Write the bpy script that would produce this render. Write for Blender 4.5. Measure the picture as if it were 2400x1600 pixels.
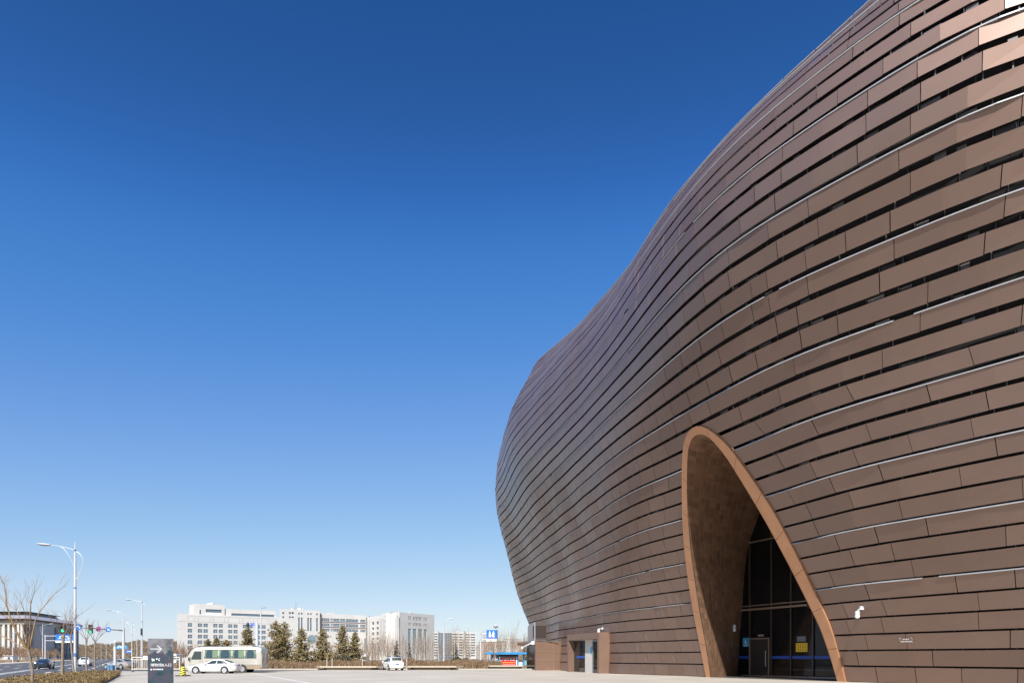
import bpy, bmesh, math, random
import numpy as np
from mathutils import Vector, Matrix
R=math.radians
for o in list(bpy.data.objects): bpy.data.objects.remove(o)
sc=bpy.context.scene
COL=sc.collection
# ------------------------------------------------------------------ camera
EH=1.6; FPX=1600.0; HZ=1540.0          # eye height, focal length and horizon in photo pixels (2400 wide)
cam=bpy.data.cameras.new('camera'); camo=bpy.data.objects.new('camera',cam); COL.objects.link(camo)
cam.sensor_width=36; cam.lens=24; cam.shift_y=0.3083; cam.clip_start=0.3; cam.clip_end=9000
camo.location=(0,0,EH); camo.rotation_euler=(R(90),0,0)
sc.camera=camo
# ------------------------------------------------------------------ light
SUN_EL=42.0; SUN_DIR=Vector((-0.17,-0.985,0)).normalized()
world=bpy.data.worlds.new('World'); sc.world=world; world.use_nodes=True
wn=world.node_tree; wn.nodes.clear()
sky=wn.nodes.new('ShaderNodeTexSky'); sky.sky_type='NISHITA'; sky.sun_disc=False
sky.sun_elevation=R(SUN_EL); sky.sun_rotation=math.atan2(SUN_DIR.x,SUN_DIR.y)
sky.altitude=1300; sky.air_density=1.0; sky.dust_density=0.8; sky.ozone_density=4.0
bg=wn.nodes.new('ShaderNodeBackground'); bg.inputs['Strength'].default_value=0.10
wo=wn.nodes.new('ShaderNodeOutputWorld')
# the sky's own gradient, brought to the deep blue to white of a clear dry day
sc1=wn.nodes.new('ShaderNodeVectorMath'); sc1.operation='SCALE'; sc1.inputs['Scale'].default_value=1/12
sc2=wn.nodes.new('ShaderNodeVectorMath'); sc2.operation='SCALE'; sc2.inputs['Scale'].default_value=7.92
rc=wn.nodes.new('ShaderNodeRGBCurve')
CV=[[(0,0),(.583,.020),(.829,.056),(1.425,.178),(2.4,.335),(4.0,.546),(6.5,.76),(12,1.1)],
    [(0,0),(1.064,.093),(1.519,.212),(2.559,.376),(4.0,.55),(6.12,.73),(7.66,.84),(12,1.12)],
    [(0,0),(2.187,.315),(3.03,.597),(4.717,.775),(6.6,.86),(8.02,.91),(9.5,.96),(12,1.1)]]
for k in range(3):
    c=rc.mapping.curves[k]; P=CV[k]
    c.points[0].location=(0,0); c.points[1].location=(1,P[-1][1]/1.2)
    for a,b in P[1:-1]: c.points.new(a/12,b/1.2)
rc.mapping.extend='EXTRAPOLATED'; rc.mapping.use_clip=False; rc.mapping.update()
wn.links.new(sky.outputs[0],sc1.inputs[0]); wn.links.new(sc1.outputs[0],rc.inputs['Color']); wn.links.new(rc.outputs[0],sc2.inputs[0])
wn.links.new(sc2.outputs[0],bg.inputs[0]); wn.links.new(bg.outputs[0],wo.inputs[0])
sl=bpy.data.lights.new('sun','SUN'); sl.energy=4.8; sl.angle=R(0.53); sl.color=(1.0,0.96,0.895)
so=bpy.data.objects.new('sun',sl); COL.objects.link(so); so.location=(0,-50,80)
tosun=Vector((SUN_DIR.x*math.cos(R(SUN_EL)),SUN_DIR.y*math.cos(R(SUN_EL)),math.sin(R(SUN_EL))))
so.rotation_euler=tosun.to_track_quat('Z','Y').to_euler()
sc.view_settings.view_transform='Standard'; sc.view_settings.look='None'
sc.view_settings.gamma=1.0; sc.view_settings.exposure=0.6; sc.view_settings.use_curve_mapping=False

# ------------------------------------------------------------------ helpers
def px(u,v):
    Y=FPX*EH/(v-HZ); return ((u-1200)/FPX*Y,Y)
def ax(u,Y): return (u-1200)/FPX*Y
def az(v,Y): return EH+(HZ-v)/FPX*Y
MATS={}
def mat(name,col,rough=0.6,metal=0.0,var=0.0,scale=1.0,bump=0.0,spec=0.5,island=0.0,emit=None,coord='Object',stretch=None,coat=0.0):
    m=bpy.data.materials.new(name); m.use_nodes=True; nt=m.node_tree; b=nt.nodes['Principled BSDF']
    b.inputs['Base Color'].default_value=(*col,1); b.inputs['Roughness'].default_value=rough
    b.inputs['Metallic'].default_value=metal; b.inputs['Specular IOR Level'].default_value=spec
    b.inputs['Coat Weight'].default_value=coat
    if emit:
        b.inputs['Emission Color'].default_value=(*emit[0],1); b.inputs['Emission Strength'].default_value=emit[1]
    last=None
    if var>0 or bump>0:
        tc=nt.nodes.new('ShaderNodeTexCoord'); src=tc.outputs[coord]
        if stretch:
            mp=nt.nodes.new('ShaderNodeMapping'); mp.inputs['Scale'].default_value=stretch
            nt.links.new(src,mp.inputs[0]); src=mp.outputs[0]
        no=nt.nodes.new('ShaderNodeTexNoise'); no.inputs['Scale'].default_value=scale; no.inputs['Detail'].default_value=5
        no.inputs['Roughness'].default_value=0.65
        nt.links.new(src,no.inputs['Vector'])
    if var>0:
        mr=nt.nodes.new('ShaderNodeMapRange'); mr.inputs['From Min'].default_value=.3; mr.inputs['From Max'].default_value=.7
        mr.inputs['To Min'].default_value=1-var; mr.inputs['To Max'].default_value=1+var
        nt.links.new(no.outputs['Fac'],mr.inputs['Value']); last=mr.outputs[0]
    if island>0:
        ge=nt.nodes.new('ShaderNodeNewGeometry')
        mr2=nt.nodes.new('ShaderNodeMapRange'); mr2.inputs['To Min'].default_value=1-island; mr2.inputs['To Max'].default_value=1+island
        nt.links.new(ge.outputs['Random Per Island'],mr2.inputs['Value'])
        if last:
            mu=nt.nodes.new('ShaderNodeMath'); mu.operation='MULTIPLY'
            nt.links.new(last,mu.inputs[0]); nt.links.new(mr2.outputs[0],mu.inputs[1]); last=mu.outputs[0]
        else: last=mr2.outputs[0]
    if last:
        vm=nt.nodes.new('ShaderNodeVectorMath'); vm.operation='SCALE'; vm.inputs[0].default_value=col
        nt.links.new(last,vm.inputs['Scale']); nt.links.new(vm.outputs[0],b.inputs['Base Color'])
    if bump>0:
        bu=nt.nodes.new('ShaderNodeBump'); bu.inputs['Strength'].default_value=bump; bu.inputs['Distance'].default_value=0.05
        nt.links.new(no.outputs['Fac'],bu.inputs['Height']); nt.links.new(bu.outputs[0],b.inputs['Normal'])
    MATS[name]=m; return m
class MB:
    def __init__(s): s.v=[]; s.f=[]; s.m=[]; s.cur=0; s.M=None
    def add(s,vs,fs):
        n=len(s.v)
        if s.M is not None: vs=[tuple(s.M@Vector(p)) for p in vs]
        s.v+= [tuple(map(float,p)) for p in vs]; s.f+=[tuple(i+n for i in f) for f in fs]; s.m+=[s.cur]*len(fs); return s
    def quad(s,a,b,c,d): return s.add([a,b,c,d],[(0,1,2,3)])
    def box(s,x0,x1,y0,y1,z0,z1):
        return s.add([(x0,y0,z0),(x1,y0,z0),(x1,y1,z0),(x0,y1,z0),(x0,y0,z1),(x1,y0,z1),(x1,y1,z1),(x0,y1,z1)],
            [(0,3,2,1),(4,5,6,7),(0,1,5,4),(1,2,6,5),(2,3,7,6),(3,0,4,7)])
    def cbox(s,c,size,bev=0):
        x,y,z=c; a,b,h=[q/2 for q in size]
        if bev<=0: return s.box(x-a,x+a,y-b,y+b,z-h,z+h)
        # chamfered in plan and at the top/bottom
        def ring(d,zz): 
            A=a-d; B=b-d; e=bev
            return [(x-A+e,y-B,zz),(x+A-e,y-B,zz),(x+A,y-B+e,zz),(x+A,y+B-e,zz),(x+A-e,y+B,zz),(x-A+e,y+B,zz),(x-A,y+B-e,zz),(x-A,y-B+e,zz)]
        rs=[ring(bev*.7,z-h),ring(0,z-h+bev),ring(0,z+h-bev),ring(bev*.7,z+h)]
        vs=[p for r in rs for p in r]; fs=[tuple(range(7,-1,-1)),tuple(range(24,32))]
        for k in range(3):
            for i in range(8):
                j=(i+1)%8; fs.append((k*8+i,k*8+j,k*8+8+j,k*8+8+i))
        return s.add(vs,fs)
    def tube(s,pts,rad,n=6,cap=True):
        pts=[Vector(p) for p in pts]
        if not hasattr(rad,'__len__'): rad=[rad]*len(pts)
        vs=[];fs=[]; up=None
        for i,p in enumerate(pts):
            d=(pts[min(i+1,len(pts)-1)]-pts[max(i-1,0)]).normalized()
            if up is None: up=Vector((0,0,1)) if abs(d.z)<.9 else Vector((1,0,0))
            a=d.cross(up).normalized(); up=a.cross(d).normalized()
            for k in range(n):
                t=2*math.pi*k/n; vs.append(p+(a*math.cos(t)+up*math.sin(t))*rad[i])
        for i in range(len(pts)-1):
            for k in range(n):
                j=(k+1)%n; fs.append((i*n+k,i*n+j,(i+1)*n+j,(i+1)*n+k))
        if cap: fs.append(tuple(range(n-1,-1,-1))); fs.append(tuple(range((len(pts)-1)*n,len(pts)*n)))
        return s.add([tuple(q) for q in vs],fs)
    def lathe(s,prof,n=16,c=(0,0,0),axis='z'):
        vs=[];fs=[]
        for r,z in prof:
            for k in range(n):
                t=2*math.pi*k/n; a=r*math.cos(t); b=r*math.sin(t)
                q=(a,b,z) if axis=='z' else ((a,z,b) if axis=='y' else (z,a,b))
                vs.append((q[0]+c[0],q[1]+c[1],q[2]+c[2]))
        for i in range(len(prof)-1):
            for k in range(n):
                j=(k+1)%n; fs.append((i*n+k,i*n+j,(i+1)*n+j,(i+1)*n+k))
        fs.append(tuple(range(n))); fs.append(tuple(range((len(prof)-1)*n,len(prof)*n)))
        return s.add(vs,fs)
    def ball(s,c,r,n=10,m=6,sq=(1,1,1)):
        prof=[(max(1e-4,math.sin(math.pi*i/m))*1.0,-math.cos(math.pi*i/m)) for i in range(m+1)]
        vs=[];fs=[]
        for rr,z in prof:
            for k in range(n):
                t=2*math.pi*k/n; vs.append((c[0]+r*rr*math.cos(t)*sq[0],c[1]+r*rr*math.sin(t)*sq[1],c[2]+r*z*sq[2]))
        for i in range(m):
            for k in range(n):
                j=(k+1)%n; fs.append((i*n+k,i*n+j,(i+1)*n+j,(i+1)*n+k))
        return s.add(vs,fs)
    def prism(s,poly,y0,y1):       # polygon in (x,z) pushed along y
        n=len(poly); vs=[(x,y0,z) for x,z in poly]+[(x,y1,z) for x,z in poly]
        fs=[tuple(range(n)),tuple(range(2*n-1,n-1,-1))]+[(i,n+i,n+(i+1)%n,(i+1)%n) for i in range(n)]
        return s.add(vs,fs)
    def zprism(s,poly,z0,z1):      # polygon in (x,y) raised along z
        n=len(poly); vs=[(x,y,z0) for x,y in poly]+[(x,y,z1) for x,y in poly]
        fs=[tuple(range(n-1,-1,-1)),tuple(range(n,2*n))]+[(i,(i+1)%n,n+(i+1)%n,n+i) for i in range(n)]
        return s.add(vs,fs)
    def build(s,name,m,parent=None,off=None,smooth=None,**tags):
        me=bpy.data.meshes.new(name)
        v=s.v if off is None else [(a-off[0],b-off[1],c-off[2]) for a,b,c in s.v]
        me.from_pydata(v,[],s.f); me.update()
        ms=m if isinstance(m,(list,tuple)) else [m]
        for q in ms: me.materials.append(q)
        if len(ms)>1: me.polygons.foreach_set('material_index',s.m)
        bm=bmesh.new(); bm.from_mesh(me); bmesh.ops.recalc_face_normals(bm,faces=bm.faces); bm.to_mesh(me); bm.free()
        if smooth is not None:
            me.polygons.foreach_set('use_smooth',[True]*len(me.polygons)); me.set_sharp_from_angle(angle=R(smooth))
        o=bpy.data.objects.new(name,me); COL.objects.link(o)
        if parent is not None: o.parent=parent
        for k,q in tags.items():
            if q is not None: o[k]=q
        return o
def thing(name,label,cat,loc=(0,0,0),rotz=0,group=None):
    o=bpy.data.objects.new(name,None); COL.objects.link(o); o.location=loc; o.rotation_euler=(0,0,rotz)
    o.empty_display_size=.3; o['label']=label; o['category']=cat
    if group: o['group']=group
    return o
def dup(root,loc,rotz=0,label=None,scale=1.0,group=None):
    r=root.copy(); COL.objects.link(r); r.location=loc; r.rotation_euler=(0,0,rotz)
    r.scale=(scale,)*3 if not hasattr(scale,'__len__') else scale
    if label: r['label']=label
    if group: r['group']=group
    for ch in list(root.children):
        c=ch.copy(); COL.objects.link(c); c.parent=r
        for g in list(ch.children):
            d=g.copy(); COL.objects.link(d); d.parent=c
    return r
def struct(name,mb,m,**k): return mb.build(name,m,kind='structure',**k)
def text_mesh(txt,size,extr=0.004,bold=0.0,space=1.0):
    cu=bpy.data.curves.new('t','FONT'); cu.body=txt; cu.size=size; cu.extrude=extr; cu.align_x='CENTER'; cu.align_y='CENTER'
    cu.offset=bold; cu.space_character=space; cu.resolution_u=2
    o=bpy.data.objects.new('t',cu); COL.objects.link(o)
    dg=bpy.context.evaluated_depsgraph_get(); me=bpy.data.meshes.new_from_object(o.evaluated_get(dg))
    vs=[tuple(v.co) for v in me.vertices]; fs=[tuple(p.vertices) for p in me.polygons]
    bpy.data.objects.remove(o); bpy.data.curves.remove(cu); bpy.data.meshes.remove(me)
    return vs,fs
def put_text(mb,txt,size,x,z,y,**k):   # text standing upright, facing -y (towards the camera), in local coords
    vs,fs=text_mesh(txt,size,**k)
    mb.add([(a+x,y-c,b+z) for a,b,c in vs],fs); return mb
rng=random.Random(7)
def U(a,b): return rng.uniform(a,b)

# ------------------------------------------------------------------ materials
M=MATS
mat('asphalt',(0.085,0.085,0.09),.85,var=.18,scale=.5,coord='Object')
mat('paint_white',(0.75,0.75,0.73),.6,var=.12,scale=3)
mat('earth',(0.20,0.165,0.12),.95,var=.25,scale=.15)
mat('kerb_stone',(0.46,0.43,0.38),.8,var=.12,scale=2)
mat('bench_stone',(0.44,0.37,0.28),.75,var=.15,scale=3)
mat('bench_shade',(0.20,0.165,0.12),.8,var=.15,scale=3)  # bench stone darkened, the shadow under the seat put into the colour
mat('clad',(0.252,0.168,0.132),.66,metal=.9,var=.05,scale=.35,island=.07,coat=.75); M['clad'].node_tree.nodes['Principled BSDF'].inputs['Coat Roughness'].default_value=.28
mat('clad_trim',(0.37,0.37,0.375),.4,metal=.2,var=.06,scale=2)
mat('void',(0.012,0.011,0.012),.9)
mat('subframe',(0.085,0.078,0.078),.55,metal=.3,island=.6)
mat('copper',(0.52,0.275,0.15),.42,metal=.45,var=.10,scale=.7,bump=.04)
mat('lining',(0.27,0.162,0.105),.36,metal=.30,spec=.25,var=.2,scale=.8,island=.22)
mat('glass_dark',(0.012,0.014,0.016),.03,spec=.6)
mat('frame_dark',(0.10,0.075,0.06),.4,metal=.5)
mat('frame_bronze',(0.34,0.26,0.20),.4,metal=.5)
mat('tape_blue',(0.01,0.07,0.36),.4)
mat('sign_yellow',(0.80,0.55,0.02),.5)
mat('mark_red',(0.45,0.03,0.02),.5)
mat('sign_blue',(0.015,0.16,0.62),.4)
mat('sign_cyan',(0.03,0.30,0.55),.4)
mat('sign_white',(0.80,0.80,0.80),.4)
mat('sign_red',(0.55,0.02,0.03),.4)
mat('white_metal',(0.54,0.55,0.57),.35,metal=.1,var=.04,scale=1)
mat('grey_metal',(0.36,0.37,0.38),.4,metal=.4)
mat('dark_metal',(0.05,0.052,0.055),.5,metal=.3)
mat('band_blue',(0.06,0.16,0.36),.5)
mat('panel_brown',(0.22,0.14,0.10),.45,metal=.35,var=.08,scale=1)
mat('lattice',(0.30,0.30,0.31),.4,metal=.6)
mat('shelter_blue',(0.02,0.25,0.56),.35,var=.05,scale=2)
mat('facade_white',(0.56,0.545,0.515),.8,var=.05,scale=.2)
mat('facade_line',(0.34,0.33,0.32),.8)
mat('win_blue',(0.10,0.15,0.19),.12,island=.5,spec=.6)
mat('win_dark',(0.07,0.075,0.085),.15,island=.5,spec=.6)
mat('win_teal',(0.16,0.26,0.30),.2,island=.2)
mat('brown_line',(0.13,0.09,0.09),.7)
mat('peach',(0.45,0.33,0.25),.85,var=.06,scale=.3)
mat('stone_pale',(0.52,0.49,0.45),.85,var=.06,scale=.2)
mat('roof_grey',(0.34,0.33,0.37),.6,var=.06,scale=.2)
mat('roof_teal',(0.14,0.22,0.22),.6,var=.06,scale=.2)
mat('bark',(0.23,0.185,0.145),.9,var=.3,scale=6,bump=.4)
mat('bark_gold',(0.27,0.175,0.085),.85,var=.25,scale=5)
mat('bark_lime',(0.58,0.55,0.50),.9,var=.2,scale=2)
mat('twig',(0.30,0.235,0.17),.9,island=.35)
mat('twig_dark',(0.17,0.125,0.095),.9,island=.4)
mat('twig_red',(0.27,0.175,0.115),.9,island=.35)
mat('needle',(0.22,0.17,0.07),.8,island=.5)
mat('needle_dark',(0.062,0.060,0.032),.8,island=.5)
mat('hedge',(0.22,0.145,0.085),.9,island=.5)
mat('shrub',(0.225,0.155,0.07),.9,island=.55)
mat('car_white',(0.70,0.70,0.69),.18,coat=.6,var=.01)
mat('car_silver',(0.48,0.46,0.42),.28,metal=.45,coat=.5)
mat('car_black',(0.012,0.014,0.016),.15,coat=.8)
mat('car_glass',(0.03,0.045,0.05),.04,spec=.7)
mat('tyre',(0.02,0.02,0.021),.85)
mat('rim',(0.62,0.62,0.63),.3,metal=.7)
mat('black_plastic',(0.02,0.02,0.02),.6)
mat('tail_red',(0.45,0.03,0.03),.25)
mat('lamp_clear',(0.70,0.72,0.74),.1)
mat('plate_blue',(0.03,0.08,0.35),.5)
mat('bus_body',(0.46,0.44,0.385),.3,metal=.2,coat=.5,var=.02)
mat('bus_low',(0.34,0.265,0.19),.35,metal=.2,coat=.4)
mat('bus_line',(0.20,0.21,0.22),.4)
mat('curtain',(0.42,0.55,0.26),.8,var=.12,scale=9)
mat('van_yellow',(0.70,0.42,0.02),.4)
mat('green_lens',(0.02,0.5,0.2),.3,emit=((0.03,0.95,0.38),1.2))
mat('lens_off',(0.05,0.02,0.02),.3)
mat('sign_purple',(0.30,0.08,0.24),.4)
mat('stripe_black',(0.02,0.02,0.02),.7)
mat('bin_blue',(0.03,0.20,0.42),.5,var=.08,scale=3)
mat('rail_cream',(0.62,0.56,0.46),.5)
mat('star_blue',(0.08,0.16,0.60),.4)
mat('twig_hill',(0.185,0.135,0.09),.9,island=.4)
mat('frame_brown',(0.035,0.025,0.02),.6)
mat('floor_dark',(0.10,0.095,0.09),.35,var=.1,scale=1)  # dark tone picked to cut bounced light around the arch
mat('sign_grey',(0.5,0.51,0.52),.4)
# glass one can look through (bus, shelter)
def clear_glass(name,tint,mix):
    m=bpy.data.materials.new(name); m.use_nodes=True; nt=m.node_tree; b=nt.nodes['Principled BSDF']; out=nt.nodes['Material Output']
    b.inputs['Base Color'].default_value=(*tint,1); b.inputs['Roughness'].default_value=.05
    t=nt.nodes.new('ShaderNodeBsdfTransparent'); mx=nt.nodes.new('ShaderNodeMixShader'); mx.inputs[0].default_value=mix
    nt.links.new(t.outputs[0],mx.inputs[1]); nt.links.new(b.outputs[0],mx.inputs[2]); nt.links.new(mx.outputs[0],out.inputs[0]); M[name]=m
clear_glass('glass_bus',(0.05,0.10,0.13),.45)
clear_glass('glass_clear',(0.30,0.55,0.62),.55)
clear_glass('glass_hall',(0.010,0.012,0.014),.62)
# paved plaza: pale concrete slabs with joints and wear
def plaza_mat():
    m=bpy.data.materials.new('plaza'); m.use_nodes=True; nt=m.node_tree; b=nt.nodes['Principled BSDF']; b.inputs['Roughness'].default_value=.7
    g=nt.nodes.new('ShaderNodeTexCoord')
    br=nt.nodes.new('ShaderNodeTexBrick'); br.inputs['Color1'].default_value=(.485,.435,.365,1); br.inputs['Color2'].default_value=(.455,.408,.343,1)
    br.inputs['Mortar'].default_value=(.33,.29,.25,1); br.inputs['Scale'].default_value=1; br.offset=0
    br.inputs['Mortar Size'].default_value=.02; br.inputs['Brick Width'].default_value=3.0; br.inputs['Row Height'].default_value=3.0
    mp=nt.nodes.new('ShaderNodeMapping'); mp.inputs['Rotation'].default_value=(0,0,R(29.5))
    no=nt.nodes.new('ShaderNodeTexNoise'); no.inputs['Scale'].default_value=.22; no.inputs['Detail'].default_value=8
    n2=nt.nodes.new('ShaderNodeTexNoise'); n2.inputs['Scale'].default_value=30; n2.inputs['Detail'].default_value=3
    nt.links.new(g.outputs['Object'],mp.inputs[0]); nt.links.new(mp.outputs[0],br.inputs[0]); nt.links.new(g.outputs['Object'],no.inputs['Vector']); nt.links.new(g.outputs['Object'],n2.inputs['Vector'])
    mr=nt.nodes.new('ShaderNodeMapRange'); mr.inputs['From Min'].default_value=.3; mr.inputs['From Max'].default_value=.7; mr.inputs['To Min'].default_value=.86; mr.inputs['To Max'].default_value=1.08
    nt.links.new(no.outputs['Fac'],mr.inputs['Value'])
    mr2=nt.nodes.new('ShaderNodeMapRange'); mr2.inputs['To Min'].default_value=.9; mr2.inputs['To Max'].default_value=1.1; nt.links.new(n2.outputs['Fac'],mr2.inputs['Value'])
    mu=nt.nodes.new('ShaderNodeMath'); mu.operation='MULTIPLY'; nt.links.new(mr.outputs[0],mu.inputs[0]); nt.links.new(mr2.outputs[0],mu.inputs[1])
    vm=nt.nodes.new('ShaderNodeVectorMath'); vm.operation='SCALE'; nt.links.new(br.outputs['Color'],vm.inputs[0]); nt.links.new(mu.outputs[0],vm.inputs['Scale'])
    nt.links.new(vm.outputs[0],b.inputs['Base Color']); M['plaza']=m
plaza_mat()
# diagonal black and yellow stripes of the traffic delineator
def stripe_mat():
    m=bpy.data.materials.new('stripes'); m.use_nodes=True; nt=m.node_tree; b=nt.nodes['Principled BSDF']; b.inputs['Roughness'].default_value=.5
    g=nt.nodes.new('ShaderNodeTexCoord'); sx=nt.nodes.new('ShaderNodeSeparateXYZ'); nt.links.new(g.outputs['Object'],sx.inputs[0])
    a=nt.nodes.new('ShaderNodeMath'); a.operation='MULTIPLY_ADD'; a.inputs[1].default_value=-2.2; nt.links.new(sx.outputs[0],a.inputs[0])
    c=nt.nodes.new('ShaderNodeMath'); c.operation='MULTIPLY'; c.inputs[1].default_value=5.2; nt.links.new(sx.outputs[2],c.inputs[0]); nt.links.new(c.outputs[0],a.inputs[2])
    f=nt.nodes.new('ShaderNodeMath'); f.operation='FRACT'; nt.links.new(a.outputs[0],f.inputs[0])
    t=nt.nodes.new('ShaderNodeMath'); t.operation='GREATER_THAN'; t.inputs[1].default_value=.5; nt.links.new(f.outputs[0],t.inputs[0])
    mx=nt.nodes.new('ShaderNodeMix'); mx.data_type='RGBA'; mx.inputs[6].default_value=(.02,.02,.02,1); mx.inputs[7].default_value=(.78,.68,.02,1)
    nt.links.new(t.outputs[0],mx.inputs[0]); nt.links.new(mx.outputs[2],b.inputs['Base Color']); M['stripes']=m
stripe_mat()
# printed ink-cloud artwork of the entrance sign
def ink_mat():
    m=bpy.data.materials.new('ink_print'); m.use_nodes=True; nt=m.node_tree; b=nt.nodes['Principled BSDF']; b.inputs['Roughness'].default_value=.35
    g=nt.nodes.new('ShaderNodeTexCoord'); n1=nt.nodes.new('ShaderNodeTexNoise'); n1.inputs['Scale'].default_value=1.7; n1.inputs['Detail'].default_value=9; n1.inputs['Roughness'].default_value=.62
    n2=nt.nodes.new('ShaderNodeTexNoise'); n2.inputs['Scale'].default_value=1.9; n2.inputs['Detail'].default_value=5
    sx=nt.nodes.new('ShaderNodeSeparateXYZ')
    for n in (n1,n2): nt.links.new(g.outputs['Object'],n.inputs['Vector'])
    nt.links.new(g.outputs['Object'],sx.inputs[0])
    low=nt.nodes.new('ShaderNodeValToRGB'); e=low.color_ramp.elements; e[0].position=.32; e[0].color=(.020,.019,.025,1); e[1].position=.7; e[1].color=(.075,.062,.062,1)
    q=low.color_ramp.elements.new(.44); q.color=(.025,.055,.065,1); q=low.color_ramp.elements.new(.56); q.color=(.055,.048,.075,1)
    nt.links.new(n2.outputs['Fac'],low.inputs[0])
    hi=nt.nodes.new('ShaderNodeValToRGB'); e=hi.color_ramp.elements; e[0].position=.3; e[0].color=(.075,.075,.08,1); e[1].position=.7; e[1].color=(.24,.235,.25,1)
    nt.links.new(n2.outputs['Fac'],hi.inputs[0])
    dk=nt.nodes.new('ShaderNodeMath'); dk.operation='MULTIPLY_ADD'; dk.inputs[1].default_value=.34; dk.inputs[2].default_value=-.20
    nt.links.new(sx.outputs[2],dk.inputs[0])
    ad=nt.nodes.new('ShaderNodeMath'); ad.operation='ADD'; nt.links.new(dk.outputs[0],ad.inputs[0]); nt.links.new(n1.outputs['Fac'],ad.inputs[1])
    th=nt.nodes.new('ShaderNodeMapRange'); th.inputs['From Min'].default_value=.93; th.inputs['From Max'].default_value=.97; nt.links.new(ad.outputs[0],th.inputs['Value'])
    mx=nt.nodes.new('ShaderNodeMix'); mx.data_type='RGBA'; nt.links.new(th.outputs[0],mx.inputs[0]); nt.links.new(low.outputs[0],mx.inputs[6]); nt.links.new(hi.outputs[0],mx.inputs[7])
    nt.links.new(mx.outputs[2],b.inputs['Base Color']); M['ink_print']=m
ink_mat()

# ------------------------------------------------------------------ ground, road, paving
def sheet(name,poly,z,m): 
    mb=MB(); mb.add([(x,y,z) for x,y in poly],[tuple(range(len(poly)))]); return struct(name,mb,m)
sheet('ground',[(-4000,-400),(4000,-400),(4000,6000),(-4000,6000)],-.012,M['earth'])
def rd(y,off): return (-.57*(y-150)-113+off, y)      # far kerb of the road, shifted
sheet('road',[rd(-60,0),(6,-60),(6,-14),(-16.2+1.2,20),(-30.6,44.4),(-35.2,58.7),(-41,72),(-47,77),(-30,77.5),(-30,82),(-52,90),
              (-84.4,150),(-.57*(400)-84.4,550),(-.57*1050-84.4,1200),rd(1200,0)],0.0,M['asphalt'])
sheet('side_road',[(-44,76.6),(-29,76.6),(60,76.6),(60,83),(-30,83.4),(-44,86)],-.004,M['asphalt'])
sheet('plaza',[(-20.6,20),(-16.2,26),(-25.7,42.7),(-35.5,61.5),(-44,76.7),(-28,76.7),(-24,88.5),(60,88.5),(120,140),(120,-60),(6,-60)],0.004,M['plaza'])
sheet('verge',[(-50,91),(-24,90.2),(80,90.2),(80,160),(-88,160)],0.006,M['earth'])
sheet('sidewalk',[rd(-60,-9),rd(-60,-.4),rd(900,-.4),rd(900,-9)],0.10,M['plaza'])
mb=MB()
for a,b in ((-60,120),(120,300),(300,900)):
    p,q=rd(a,-.4),rd(b,-.4); mb.zprism([p,q,(q[0]+.4,q[1]),(p[0]+.4,p[1])][::-1],0,.13)
mb.zprism([(-44,76.9),(-44,77.15),(-29,77.0),(-29,76.75)],0,.05)
mb.zprism([(-50.2,90.0),(-50.2,90.3),(80,90.3),(80,90.0)],0,.14)
struct('kerb',mb,M['kerb_stone'])
# lane markings
mb=MB()
def dash(off,y0,y1,w=.16):
    a,b=rd(y0,off),rd(y1,off); mb.quad((a[0]-w,a[1],.0075),(a[0]+w,a[1],.0075),(b[0]+w,b[1],.0075),(b[0]-w,b[1],.0075))
for off in (7.5,11.5,19.5,23):
    y=40.0
    while y<420: dash(off,y,y+6); y+=15
dash(15.3,30,520,.12); dash(15.9,30,520,.12); dash(1.2,30,520,.1)
struct('lane_markings',mb,M['paint_white'])
mb=MB()
def line(p,q,w):
    p=Vector((*p,0)); q=Vector((*q,0)); d=(q-p).normalized(); n=Vector((-d.y,d.x,0))*w/2
    mb.quad(*[(c.x,c.y,.0085) for c in (p-n,q-n,q+n,p+n)])
line((-26.5,69.3),(-12.2,41.7),.16); line((-26.4,69.2),(-29.5,70.4),.14)
line((-30.2,74.9),(30,74.9),.12)
struct('plaza_markings',mb,M['paint_white'])

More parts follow.
